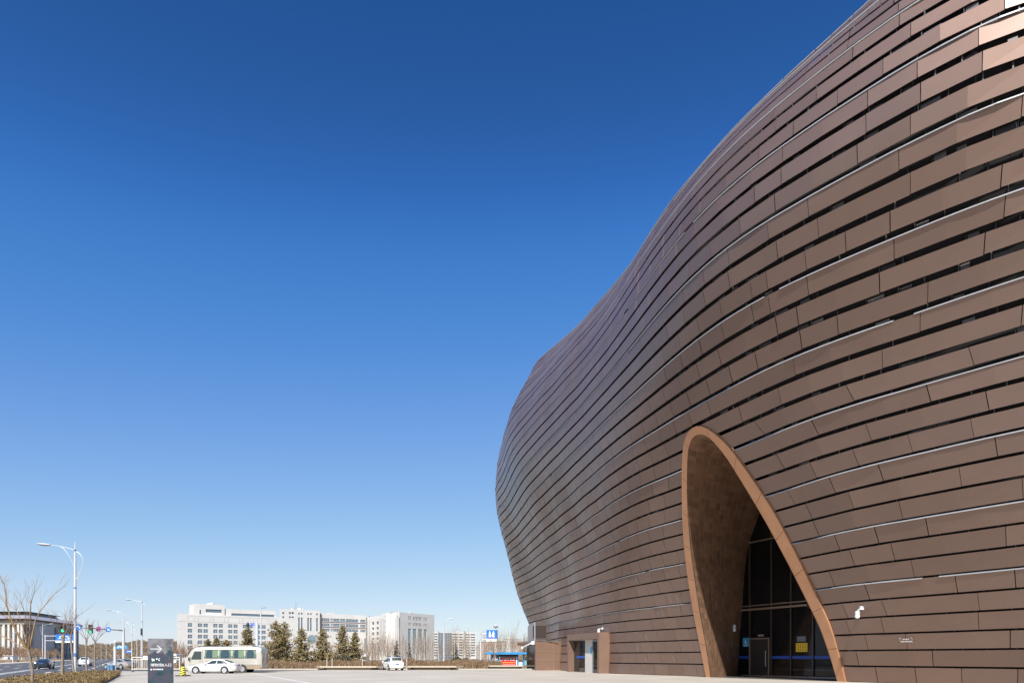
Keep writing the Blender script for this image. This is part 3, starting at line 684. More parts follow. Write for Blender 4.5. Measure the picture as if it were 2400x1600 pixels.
glass=MB(); poly=[p+GN*-.02 for p in G3]; glass.add([tuple(p) for p in poly]+[tuple(GP+GD*5+GN*-.02)],[(i,i+1,NA) for i in range(NA-1)])
gw=glass.build('glass_wall',M['glass_hall'],mus,MO)
def gpt(t,z,o=0.0): return GP+GD*t+Vector((0,0,z))+GN*o
def gheight(t,side): pass
def gtop(t):
    tt=[a for a,_ in gl]; i=gl.index(max(gl,key=lambda q:q[1]))
    if t<5: return float(np.interp(t,tt[:i+1],[z for _,z in gl[:i+1]]))
    return float(np.interp(t,tt[i:],[z for _,z in gl[i:]]))
def gbox(mb,t0,t1,z0,z1,o0,o1):
    P=[gpt(t,z,o) for z in (z0,z1) for t,o in ((t0,o0),(t1,o0),(t1,o1),(t0,o1))]
    mb.add([tuple(p) for p in P],[(0,1,2,3),(4,5,6,7),(0,1,5,4),(1,2,6,5),(2,3,7,6),(3,0,4,7)])
for t in (.95,3.3,5.3,7.4,9.3):
    mu=MB(); gbox(mu,t-.05,t+.05,0,gtop(t)-.05,0,.10); mu.build('mullion',M['frame_dark'],gw,None)
for o in gw.children: o.location=(-MC[0],-MC[1],0)
for q in ((.02,10.0,5.62,5.78,.0,.16),(.02,10.0,5.98,6.06,0,.12),(.4,8.9,11.4,11.5,0,.12),(.02,10.4,0,.12,0,.14)):
    tb=MB(); gbox(tb,*q); to=tb.build('transom',M['frame_bronze'],gw,None); to.location=(-MC[0],-MC[1],0)
bt=MB(); gbox(bt,-.35,10.2,1.50,1.74,.0,.012); bt.build('safety_band',M['tape_blue'],mus,MO)
# what one makes out in the hall behind the glass
it=MB(); it.tube([gpt(7.6,5.6,-1.6),gpt(8.5,1.2,-1.2)],.07); it.tube([gpt(9.1,4.0,-1.4),gpt(9.5,1.0,-1.0)],.06); it.build('hall_strut',M['white_metal'],mus,MO)
it=MB(); gbox(it,7.9,9.6,2.0,2.75,-2.6,-2.0); it.build('hall_counter',M['stone_pale'],mus,MO)
it=MB(); gbox(it,8.2,9.0,3.9,4.3,-2.4,-2.1); it.build('hall_lamp',M['sign_white'],mus,MO)
it=MB(); gbox(it,3.0,10.0,.55,.63,-1.9,-1.8); it.build('hall_rail',M['white_metal'],mus,MO)
# glazed door at the left of the glass wall
df=MB(); gbox(df,1.0,1.09,.1,3.25,.11,.2); gbox(df,3.1,3.19,.1,3.25,.11,.2); gbox(df,1.09,3.1,3.15,3.25,.11,.2)
dro=df.build('entrance_door',M['frame_bronze'],mus,MO)
dp=MB(); gbox(dp,1.09,3.1,.12,3.15,.12,.135); q=dp.build('pane',mat('door_glass',(.035,.032,.028),.08,spec=.6),dro); q.location=(-MC[0],-MC[1],0)
dh=MB(); dh.tube([gpt(2.9,.9,.2),gpt(2.9,.9,.27),gpt(2.9,2.15,.27),gpt(2.9,2.15,.2)],.03); q=dh.build('handle',M['white_metal'],dro); q.location=(-MC[0],-MC[1],0)
# notices stuck on the glass
nb=MB(); gbox(nb,5.75,6.85,2.05,2.75,.0,.02); yo=nb.build('yellow_notice',M['sign_yellow'],mus,MO)
nm=MB()
for r_ in range(3):
    for c_ in range(4): 
        t=5.93+c_*.235; z=2.16+r_*.2
        gbox(nm,t,t+.1,z,z+.03,.02,.024); gbox(nm,t,t+.1,z+.08,z+.11,.02,.024); gbox(nm,t+.035,t+.065,z,z+.13,.02,.025)
q=nm.build('lettering',M['mark_red'],yo); q.location=(-MC[0],-MC[1],0)
nb=MB(); gbox(nb,5.83,6.72,2.85,3.3,.0,.015); go=nb.build('grey_notice',mat('notice_grey',(.10,.10,.12),.4),mus,MO)
nm=MB()
for k in range(4): gbox(nm,5.9,6.65,2.92+k*.09,2.945+k*.09,.015,.018)
q=nm.build('lettering',M['grey_metal'],go); q.location=(-MC[0],-MC[1],0)
nb=MB(); gbox(nb,.25,.93,2.55,3.3,.1,.13); bo=nb.build('blue_notice',M['sign_cyan'],mus,MO)
nm=MB(); gbox(nm,.5,.56,3.05,3.15,.13,.134); gbox(nm,.47,.59,2.85,3.03,.13,.134); gbox(nm,.56,.72,2.84,2.89,.13,.134); gbox(nm,.62,.68,2.74,2.86,.13,.134); gbox(nm,.36,.82,2.62,2.67,.13,.134)
q=nm.build('symbol',M['sign_white'],bo); q.location=(-MC[0],-MC[1],0)
nb=MB(); gbox(nb,1.85,2.45,3.38,3.55,.0,.03); nb.build('door_plate',M['grey_metal'],mus,MO)
# dark lantern hung in front of the glass
ln=MB(); b=gpt(7.45,6.0,.35)
for dz in (-.33,.33): ln.lathe([(.05,-.3),(.24,-.26),(.3,0),(.24,.26),(.05,.3)],10,(b.x,b.y,b.z+dz))
ln.tube([b+Vector((0,0,.6)),gpt(7.45,6.7,.05)],.03); 
ob=ln.build('hanging_lamp',M['black_plastic'],mus,MO,smooth=40)
# porch and hall floor sheets, added dark to cut light bounced into the arch
pf=MB(); fl=[If[0],If[-1],G3[-1],G3[0]]; pf.add([(p.x,p.y,.012) for p in fl],[(0,1,2,3)]); pf.build('porch_floor',M['floor_dark'],mus,MO)
pf=MB(); q0_=G3[0]; q1_=G3[-1]; pf.add([(p.x,p.y,.011) for p in (q0_,q1_,q1_+AXI*14,q0_+AXI*14)],[(0,1,2,3)]); pf.build('hall_floor',M['floor_dark'],mus,MO)
# ---- service porch on the left flank, a square portal standing out from the leaning wall
def quadbox(mb,p,d,n,a0,a1,o0,o1,z0,z1):    # box along direction d from p, o measured along n
    P=[p+d*a+n*o+Vector((0,0,z)) for z in (z0,z1) for a,o in ((a0,o0),(a1,o0),(a1,o1),(a0,o1))]
    mb.add([tuple(q) for q in P],[(0,3,2,1),(4,5,6,7),(0,1,5,4),(1,2,6,5),(2,3,7,6),(3,0,4,7)])
SP=Vector((*px(1329,1573.4),0)); SQ=Vector((*px(1404,1577.6),0)); sd=(SQ-SP); SLn=sd.length; sd.normalize(); sn=Vector((sd.y,-sd.x,0))
if sn.x>0: sn=-sn
SH=az(1487,SP.y); 
po=MB()
quadbox(po,SP,sd,sn,0,.45,-3.2,0,0,SH); quadbox(po,SP,sd,sn,SLn-.45,SLn,-3.2,0,0,SH); quadbox(po,SP,sd,sn,.45,SLn-.45,-3.2,0,SH-.65,SH)
pp=po.build('service_porch',M['panel_brown'],mus,MO)
def sub_of(parent,mb,name,m,**k):
    o=mb.build(name,m,parent,**k); o.location=(-MC[0],-MC[1],0); return o
w=MB(); quadbox(w,SP,sd,sn,.45,SLn-.45,-.75,-.7,0,SH-.65); sub_of(pp,w,'back_wall',M['stone_pale'])
w=MB(); quadbox(w,SP,sd,sn,.5,SLn*.40,-.7,-.66,.05,SH-.72); sub_of(pp,w,'side_glass',M['glass_dark'])
w=MB(); quadbox(w,SP,sd,sn,1.2,SLn*.40,-.66,-.645,1.55,1.78); sub_of(pp,w,'safety_band',M['tape_blue'])
d0=SLn*.66; d1=SLn-.75
w=MB(); quadbox(w,SP,sd,sn,d0,d0+.12,-.7,-.55,0,SH-.75); quadbox(w,SP,sd,sn,d1-.12,d1,-.7,-.55,0,SH-.75); quadbox(w,SP,sd,sn,d0+.12,d1-.12,-.7,-.55,SH-.87,SH-.75)
dd=sub_of(pp,w,'door_frame',M['lattice'])
w=MB(); quadbox(w,SP,sd,sn,d0+.12,d1-.12,-.69,-.62,.05,SH-.87); o=sub_of(pp,w,'door_pane',M['glass_dark'])
w=MB(); a=SP+sd*(d1-.35)+sn*-.55; w.tube([a+Vector((0,0,.8)),a+Vector((0,0,1.9))],.035); sub_of(pp,w,'handle',M['white_metal'])
w=MB(); quadbox(w,SP,sd,sn,d0-.75,d0-.35,-.7,-.67,2.0,2.75); sub_of(pp,w,'notice',M['sign_cyan'])
# ---- side entrance box at the far end with louvred screen above it
B0=Vector((*px(1255.5,1570.3),0)); bd=Vector((1.0,.32,0)).normalized(); bn=Vector((.32,-1,0)).normalized()   # bd along the short face, bn out of it
BL=Vector((-.06,1,0)).normalized(); BH=az(1502,B0.y)
bx=MB()
quadbox(bx,B0,bd,-bn,0,4.5,0,.35,0,BH)
quadbox(bx,B0+BL*7.5,bd,-bn,0,6,0,.35,0,BH); quadbox(bx,B0+BL*.35,bd,-bn,0,4,0,7.3,BH-.4,BH-.02)
be=bx.build('side_porch',M['panel_brown'],mus,MO)
w=MB(); quadbox(w,B0+BL*.35,bd,-bn,1.3,1.4,0,7.1,0,BH-.45); sub_of(be,w,'doorway_glass',M['glass_dark'])
w=MB()
for z in (1.15,2.3): quadbox(w,B0,bd,bn,0,4.3,0,.03,z,z+.05)
quadbox(w,B0,bd,bn,2.35,2.4,0,.03,0,BH); sub_of(be,w,'panel_joint',M['frame_bronze'])
sc_=MB(); zb,zt=az(1500,B0.y+2),az(1459,B0.y+2)
q0=B0+Vector((-.1,.3,0))
for k in range(26):
    z=zb+(zt-zb)*k/26; quadbox(sc_,q0,BL,Vector((-1,-.06,0)),0,10,0,.05,z,z+.05)
for k in range(30): quadbox(sc_,q0,BL,Vector((-1,-.06,0)),k*.34,k*.34+.05,.0,.06,zb,zt)
lv=sc_.build('louvre_screen',M['lattice'],mus,MO)
w=MB(); quadbox(w,q0,BL,Vector((1,0,0)),0.0,10,.0,.06,zb,zt); sub_of(lv,w,'screen_back',mat('screen_back',(.33,.33,.35),.5))
w=MB(); quadbox(w,q0,bd,-bn,.06,1.5,-.02,.9,zb+.3,zt-.4); sub_of(lv,w,'dark_cheek',M['frame_brown'])
w=MB()
for f in (0,1):
    a=q0+Vector((.1,-.05,0)); w.tube([a+Vector((0,0,BH)),a+Vector((0,0,zb+.2))],.04); w.tube([a+Vector((0,0,zb)),a+Vector((1.9,.2,BH))],.04); w.tube([a+Vector((0,0,zb)),a+Vector((2.9,.3,zb-.15))],.04)
sub_of(lv,w,'strut',M['lattice'])
# small lettered plate on the wall to the right of the arch
t,z=hit(2127,1497); N=SN(t,z); A=(S(t+.3,z)-S(t-.3,z)).normalized(); Zu=A.cross(N)*-1
if Zu.z<0: Zu=-Zu
pl=MB(); c=S(t,z,.13)
def pquad(mb,x0,x1,y0,y1,o): mb.quad(*[tuple(c+A*x+Zu*y+N*o) for x,y in ((x0,y0),(x1,y0),(x1,y1),(x0,y1))])
for x in range(9): pquad(pl,-.36+x*.08,-.31+x*.08,-.13,-.05,.0)
for x in range(4): pquad(pl,-.2+x*.1,-.14+x*.1,.02,.10,.0)
for (x0,x1,y0,y1) in ((-.38,-.36,-.0,.15),(.34,.36,0,.15),(-.38,-.24,.135,.15),(.22,.36,.135,.15)): pquad(pl,x0,x1,y0,y1,0)
pl.build('wall_lettering',M['sign_white'],mus,MO)
# ---- cameras and floodlights on the wall
def wall_camera(u,v,label,off=1.0,flip=1):
    t,z=hit(u,v); N=SN(t,z); p=S(t,z); h=thing('dome_camera',label,'security camera',p,0,'white cameras on the museum'); h.scale=(.75,)*3
    m=MB(); m.tube([(0,0,0),tuple(N*off*.5),tuple(N*off)],[.07,.05,.05]); m.cbox(tuple(N*.03),(.3,.3,.3),.03); m.build('bracket',M['white_metal'],h)
    m=MB(); q=N*off; m.lathe([(.06,.0),(.18,-.05),(.2,-.3),(.14,-.36)],12,(q.x,q.y,q.z)); m.build('housing',M['white_metal'],h,smooth=40)
    m=MB(); m.ball((q.x,q.y,q.z-.46),.2,12,8); m.build('dome',mat('dome_shell',(.72,.72,.72),.2) if 'dome_shell' not in M else M['dome_shell'],h,smooth=60)
    return h
wall_camera(1413,1472,'white dome camera above the service porch of the museum',.6)
wall_camera(2020,1424,'white dome camera on the brown panels right of the entrance arch',.55)
c=hit(1630,1470)
p=I3[0].lerp(G3[0],.78)+Vector((0,0,4.35)); p=Vector((p.x+.1,p.y-.2,p.z))
h=thing('dome_camera','white dome camera on a long arm inside the entrance arch','security camera',p,0,'white cameras on the museum')
m=MB(); m.tube([(-1.1,-.3,.05),(0,0,.05)],.05); m.cbox((-1.1,-.3,.05),(.12,.12,.25)); m.build('bracket',M['white_metal'],h)
m=MB(); m.lathe([(.05,.1),(.16,.05),(.18,-.2),(.12,-.25)],12); m.build('housing',M['white_metal'],h,smooth=40)
m=MB(); m.ball((0,0,-.36),.19,12,8); m.build('dome',M['dome_shell'],h,smooth=60)
p=B0+Vector((-.35,.6,az(1508,B0.y)))
h=thing('flood_light','white floodlight on a tilted arm by the side porch of the museum','floodlight',p)
m=MB(); m.tube([(.3,-.1,.3),(-.4,.3,0),(-1.2,.9,-.4)],[.1,.09,.08]); m.build('arm',M['white_metal'],h)
m=MB(); m.cbox((0,0,.1),(.5,.6,.45),.08); m.build('lamp_head',M['white_metal'],h,smooth=30)
m=MB(); m.cbox((-1.3,.95,-.5),(.3,.6,.35),.08); m.build('lamp_head',M['white_metal'],h,smooth=30)

# ------------------------------------------------------------------ entrance sign
mx,my=px(377,1613); 
mo=thing('entrance_sign','tall dark printed sign slab with a white arrow and Chinese entrance lettering','sign',(ax(376.5,35.5),35.5,0),R(24))
H=az(1495.5,35.5); W=60/1600*35.5/1.123
m=MB(); m.cbox((0,.13,H/2),(W,.26,H),.012); m.build('slab',M['ink_print'],mo)
m=MB(); y=-.004
def zz(v): return az(v,35.5)
def xx(u): return (u-376.5)/1600*35.5/1.123
def stroke(mb,a,b,w,y0=-.012,y1=.002):
    a=Vector((a[0],0,a[1])); b=Vector((b[0],0,b[1])); d=(b-a).normalized(); n=Vector((-d.z,0,d.x))*w/2
    mb.prism([(q.x,q.z) for q in (a-n,b-n,b+n,a+n)],y0,y1)
stroke(m,(xx(352.5),zz(1520)),(xx(378),zz(1520)),.05)
stroke(m,(xx(368),zz(1511.5)),(xx(379.5),zz(1521)),.05,-.014); stroke(m,(xx(369),zz(1529)),(xx(379.5),zz(1519)),.05,-.013)
m.build('arrow',M['sign_grey'],mo)
m=MB()
for a,b in (((355,1543),(359,1543)),((357,1543),(357,1549)),((359,1543),(360,1548)),((361,1543),(362,1548)),((366,1542),(369,1542)),((369,1542),(368,1545)),((366,1542),(367,1545)),((373,1543),(371.5,1546)),((371.5,1546),(374.5,1547.5)),((373,1542),(375,1542))):
    stroke(m,(xx(a[0]),zz(a[1])),(xx(b[0]),zz(b[1])),.03)
m.build('emblem',M['sign_white'],mo)
m=MB(); put_text(m,'博物馆B入口',.178,xx(377.5),zz(1557.8),-.006,space=.98); m.build('lettering',M['sign_white'],mo)
m=MB(); put_text(m,'ENTRENCE',.085,xx(370.5),zz(1567.6),-.006,bold=.004,space=1.15); m.box(xx(353),xx(356.2),-.012,.002,zz(1569.4),zz(1566.2)); m.build('small_lettering',M['sign_white'],mo)
# ------------------------------------------------------------------ traffic delineator
x,y=px(428.5,1583.5)
t=thing('traffic_cone','black and yellow striped traffic cone on a square foot beside the white sedan','traffic cone',(x,y,.01))
m=MB(); m.lathe([(.28,.07),(.25,.1),(.16,.82),(.13,.86)],18); m.build('body',M['stripes'],t,smooth=30)
m=MB(); m.lathe([(.13,.85),(.14,.9),(.11,1.0),(.05,1.03)],14); m.build('cap',M['stripe_black'],t,smooth=40)
m=MB(); m.cbox((0,0,.04),(.95,.95,.08),.03); m.build('foot',M['stripe_black'],t)
# ------------------------------------------------------------------ cars
def sec(ST,x):
    xs=[s[0] for s in ST]; return [float(np.interp(x,xs,[s[k] for s in ST])) for k in range(1,8)]   # wb w zb zs wr zr  (6) + sill
def ring(ST,x):
    wb,w,zb,zs,wr,zr,_=sec(ST,x); zm=zb+(zs-zb)*.45
    return [(0,zb),(wb*.86,zb),(wb,zb+.07),(w,zm),(w*.985,zs-.10),(w*.955,zs),(wr+.03,zr-.045),(wr-.05,zr-.008),(0,zr+.012)]
def make_car(name,label,cat,loc,rotz,ST,paint,wheels,wr_,side,wind,rear,lights,group=None,roofrack=False,plate=True,sidesplit=None):
    t=thing(name,label,cat,loc,rotz,group); L=ST[-1][0]; cx=L/2
    xs=[]
    for a,b in zip(ST[:-1],ST[1:]):
        n=max(1,int((b[0]-a[0])/.22)); xs+=[a[0]+(b[0]-a[0])*k/n for k in range(n)]
    xs.append(L); vs=[];fs=[]
    for x in xs:
        rg=ring(ST,x); full=rg+[(-yy,z) for yy,z in rg[-2:0:-1]]
        vs+=[(x-cx,yy,z) for yy,z in full]
    n=len(full)
    for i in range(len(xs)-1):
        for k in range(n): fs.append((i*n+k,i*n+(k+1)%n,(i+1)*n+(k+1)%n,(i+1)*n+k))
    fs+=[tuple(range(n)),tuple(range((len(xs)-1)*n,len(xs)*n))]
    m=MB(); m.add(vs,fs); m.build('body',paint,t,smooth=35)
    def sp(x,f,s,o=.012):       # point on the cabin side between shoulder and roof
        wb,w,zb,zs,wr,zr,_=sec(ST,x); y0,z0=w*.955,zs; y1,z1=wr+.03,zr-.045
        return (x-cx,s*(y0+(y1-y0)*f+o),z0+(z1-z0)*f)
    splits=sidesplit or [(0,1)]
    for s in (-1,1):
        for (fa,fb) in splits:
            m=MB(); K=6; (xb0,xb1,xt0,xt1)=side; pts=[]
            for k in range(K+1):
                f=fa+(fb-fa)*k/K; row=[]
                for q in range(4):
                    g=q/3; xb=xb0+(xb1-xb0)*f; xt=xt0+(xt1-xt0)*f; row.append(sp(xb+(xt-xb)*g,.10+.76*g,s))
                pts.append(row)
            vs=[p for r in pts for p in r]; fs=[(k*4+q,k*4+q+1,k*4+q+5,k*4+q+4) for k in range(K) for q in range(3)]
            m.add(vs,fs); m.build('side_window',M['car_glass'],t,smooth=30)
    for nm,(xa,xb) in (('windscreen',wind),('rear_window',rear)):
        m=MB(); K=6; vs=[]
        for k in range(K+1):
            x=xa+(xb-xa)*k/K; wb,w,zb,zs,wr,zr,_=sec(ST,x); e=.9
            for q,zo in ((-1,-.012),(-.93,.008),(0,.026),(.93,.008),(1,-.012)):
                sl=.012 if nm=='windscreen' else -.012
                vs.append((x-cx-sl*1.5,q*(wr-.03)*.98,zr+zo+.004))
        m.add(vs,[(k*5+q,k*5+q+1,k*5+q+6,k*5+q+5) for k in range(K) for q in range(4)]); m.build(nm,M['car_glass'],t,smooth=30)
    for wx in wheels:
        for s in (-1,1):
            wb,w,zb,zs,wr,zr,_=sec(ST,wx); yo=w+.012
            m=MB(); m.lathe([(wr_+.055,-s*.06),(wr_+.055,s*.004)],22,(wx-cx,s*yo-.0,wr_+.02),'y'); m.build('wheel_arch',M['black_plastic'],t)
            m=MB(); y0,y1=(s*(yo-.18),s*(yo+.02)); m.lathe([(wr_*.68,y1),(wr_*.93,y1),(wr_,y1-s*.04),(wr_,y0)],22,(wx-cx,0,wr_),'y'); wo=m.build('wheel',M['tyre'],t,smooth=40)
            m=MB(); m.lathe([(wr_*.70,s*(yo+.024)),(wr_*.62,s*(yo+.026)),(wr_*.58,s*(yo+.021))],22,(wx-cx,0,wr_),'y')
            m.cur=0
            for k in range(9):
                a=2*math.pi*k/9; c,d=math.cos(a),math.sin(a); r0,r1=wr_*.1,wr_*.62; hw=wr_*.075
                P=[(r0,-hw),(r1,-hw*.8),(r1,hw*.8),(r0,hw)]
                m.add([(wx-cx+u_*c-v_*d,s*(yo+.03),wr_+u_*d+v_*c) for u_,v_ in P],[(0,1,2,3)])
            m.lathe([(wr_*.16,s*(yo+.02)),(wr_*.14,s*(yo+.04))],10,(wx-cx,0,wr_),'y'); m.build('rim',M['rim'],wo)
            m=MB(); m.lathe([(wr_*.60,s*(yo+.0195)),(wr_*.58,s*(yo+.02))],16,(wx-cx,0,wr_),'y'); m.build('brake_disc',M['dark_metal'],wo)
    (hx,hy,hz,hs),(tx,ty,tz,ts)=lights
    for s in (-1,1):
        m=MB(); m.ball((hx-cx,s*hy,hz),.5,10,6,hs) if False else m.cbox((hx-cx,s*hy,hz),hs,.03); m.build('headlight',M['lamp_clear'],t,smooth=40)
        m=MB(); m.cbox((tx-cx,s*ty,tz),ts,.03); m.build('tail_light',M['tail_red'],t,smooth=40)
        wb,w,zb,zs,wr,zr,_=sec(ST,side[0]+.1)
        m=MB(); m.cbox((side[0]+.12-cx,s*(w+.12),zs+.06),(.12,.24,.15),.03); m.build('mirror',paint,t,smooth=40)
        for hx_ in ([side[0]+1.15,side[0]+2.1] if L>4 else []):
            wb,w,zb,zs,wr,zr,_=sec(ST,hx_); m=MB(); m.cbox((hx_-cx,s*(w*.985+.01),zs-.13),(.2,.03,.035),.008); m.build('door_handle',paint,t)
    if plate:
        m=MB(); m.cbox((L+.006-cx,0,ST[-1][3]+.42),(.02,.46,.13)); m.build('number_plate',M['plate_blue'],t)
    m=MB(); wb,w,zb,zs,wr,zr,_=sec(ST,.02); m.cbox((.0-cx,0,zb+.16),(.06,.8,.16),.02); m.build('grille',M['black_plastic'],t)
    if roofrack:
        for s in (-1,1):
            m=MB(); wb,w,zb,zs,wr,zr,_=sec(ST,2.6); m.tube([(1.9-cx,s*(wr-.02),zr-.03),(2.05-cx,s*(wr-.02),zr+.07),(3.7-cx,s*(wr-.02),zr+.07),(3.9-cx,s*(wr-.02),zr-.04)],.025); m.build('roof_rail',M['dark_metal'],t)
    return t
#      x    wb   w    zb   zs   wr   zr
SED=[(0.0,.55,.62,.34,.58,.48,.62,0),(.12,.70,.78,.24,.66,.60,.70,0),(.45,.80,.88,.19,.75,.70,.82,0),(.95,.84,.915,.18,.82,.74,.91,0),(1.5,.85,.925,.18,.87,.74,.985,0),
     (1.62,.85,.925,.18,.885,.73,1.02,0),(2.1,.85,.925,.18,.905,.63,1.27,0),(2.45,.85,.925,.18,.915,.58,1.385,0),(2.95,.85,.925,.18,.93,.57,1.42,0),(3.45,.85,.925,.18,.945,.56,1.375,0),(3.9,.84,.92,.18,.955,.60,1.23,0),
     (4.32,.83,.905,.2,.965,.66,1.05,0),(4.6,.80,.88,.23,.95,.68,1.015,0),(4.78,.74,.82,.30,.88,.64,.96,0),(4.86,.66,.72,.38,.78,.56,.82,0)]
SUV=[(0.0,.6,.66,.36,.72,.5,.78,0),(.12,.74,.82,.26,.82,.62,.90,0),(.5,.82,.9,.22,.92,.72,1.0,0),(1.1,.86,.93,.21,.98,.74,1.09,0),(1.25,.86,.93,.21,.99,.73,1.12,0),(1.7,.86,.93,.21,1.0,.66,1.42,0),(2.05,.86,.93,.21,1.01,.63,1.6,0),
     (2.7,.86,.93,.21,1.02,.62,1.66,0),(3.7,.86,.93,.21,1.04,.62,1.62,0),(4.15,.85,.92,.22,1.05,.62,1.52,0),(4.4,.83,.90,.24,1.05,.64,1.18,0),(4.52,.80,.88,.28,1.0,.66,1.08,0),(4.6,.72,.8,.36,.92,.6,.98,0)]
LS=((.2,.62,.63,(.34,.3,.13)),(4.66,.66,.83,(.26,.36,.15)))
LV=((.22,.66,.80,(.34,.28,.18)),(4.42,.74,.98,(.22,.22,.26)))
SIDE=(1.78,4.15,2.42,3.55)
def car(name,label,u,v,head,paint,ST=SED,group=None,far=0):
    x,y=px(u,v)
    a=math.atan2(head[1],head[0])+math.pi     # local front is -x
    if ST is SED: return make_car(name,label,'car',(x,y,.012),a,ST,paint,(.93,3.75),.335,SIDE,(1.66,2.4),(3.55,4.25),LS,group,sidesplit=[(0,.46),(.5,.82),(.85,1)])
    return make_car(name,label,'car',(x,y,.012),a,ST,paint,(.95,3.68),.345,(1.4,4.2,2.05,3.95),(1.3,2.0),(4.12,4.38),LV,group,roofrack=True,sidesplit=[(0,.40),(.43,.75),(.78,1)])
car('sedan','white parked sedan with dark side windows in front of the beige bus',503,1577.2,(-1,-.03),M['car_white'])
bx_,by_=px(921,1569.8)
su=car('sport_utility_vehicle','white sport utility car parked near the stone benches, seen from behind',920,1569.6,(-.42,.91),M['car_white'],SUV)
m=MB()
for k in range(7): m.cbox((1.985,-.38+k*.11,1.37+.03*math.sin(k*2)),(.012,.09,.05))
m.build('window_lettering',M['sign_yellow'],su)
car('sedan','black sedan on the road behind the bare tree trunk, seen from behind',104,1567.2,(-.44,.90),M['car_black'])
car('sport_utility_vehicle','white car further along the road just right of the tall lamp pole',200,1560.0,(-.46,.89),M['car_white'],SUV)
car('sedan','silver sedan turning into the side road near the blue litter bin',281,1567.5,(-.93,.36),M['car_silver'])
car('sedan','tiny dark car far down the road beyond the silver sedan',286,1545.2,(-.5,.87),M['car_black'])
# ------------------------------------------------------------------ bus
BY=72.0; bl=8.2
bu=thing('minibus','long beige minibus with pale green curtains parked behind the white sedan','bus',(-30.5,BY+1.03,.012))
BUS=[(0,.80,.90,.55,1.35,.62,1.4,0),(.06,.86,.98,.42,1.38,.74,1.46,0),(.2,.92,1.02,.36,1.40,.80,1.62,0),(.45,.93,1.03,.36,1.48,.84,2.05,0),(.75,.93,1.03,.36,1.58,.87,2.5,0),(1.15,.93,1.03,.36,1.62,.88,2.69,0),(1.9,.93,1.03,.36,1.62,.88,2.76,0),
     (7.3,.93,1.03,.36,1.62,.88,2.76,0),(7.9,.93,1.02,.40,1.62,.86,2.70,0),(8.12,.9,1.0,.46,1.6,.82,2.56,0),(8.2,.84,.94,.55,1.5,.74,2.2,0)]
xs=[]; 
for a,b in zip(BUS[:-1],BUS[1:]):
    n=max(1,int((b[0]-a[0])/.3)); xs+=[a[0]+(b[0]-a[0])*k/n for k in range(n)]
xs.append(8.2); vs=[];fs=[]
def bring(x):
    wb,w,zb,zs,wr,zr,_=sec(BUS,x); return [(0,zb),(wb,zb),(w,zb+.12),(w,zs),(w*.985,zs+(zr-zs)*.55),(w*.93,zr-.2),(wr,zr-.06),(wr*.6,zr),(0,zr+.015)]
for x in xs:
    rg=bring(x); full=rg+[(-yy,z) for yy,z in rg[-2:0:-1]]; vs+=[(x-bl/2,yy,z) for yy,z in full]
n=len(full)
for i in range(len(xs)-1):
    for k in range(n): fs.append((i*n+k,i*n+(k+1)%n,(i+1)*n+(k+1)%n,(i+1)*n+k))
fs+=[tuple(range(n)),tuple(range((len(xs)-1)*n,len(xs)*n))]
m=MB(); m.add(vs,fs); m.build('body',M['bus_body'],bu,smooth=35)
m=MB(); m.box(4.2-bl/2,8.05-bl/2,-1.042,1.042,.40,.80); m.box(.4-bl/2,4.2-bl/2,-1.040,1.040,.40,.62); m.build('lower_skirt',M['bus_low'],bu)
m=MB(); m.box(.5-bl/2,8.1-bl/2,-1.046,1.046,.80,.84); m.build('trim_line',M['bus_line'],bu)
wn_=[(2.15,3.62),(3.68,5.02),(5.08,6.36),(6.42,7.62)]
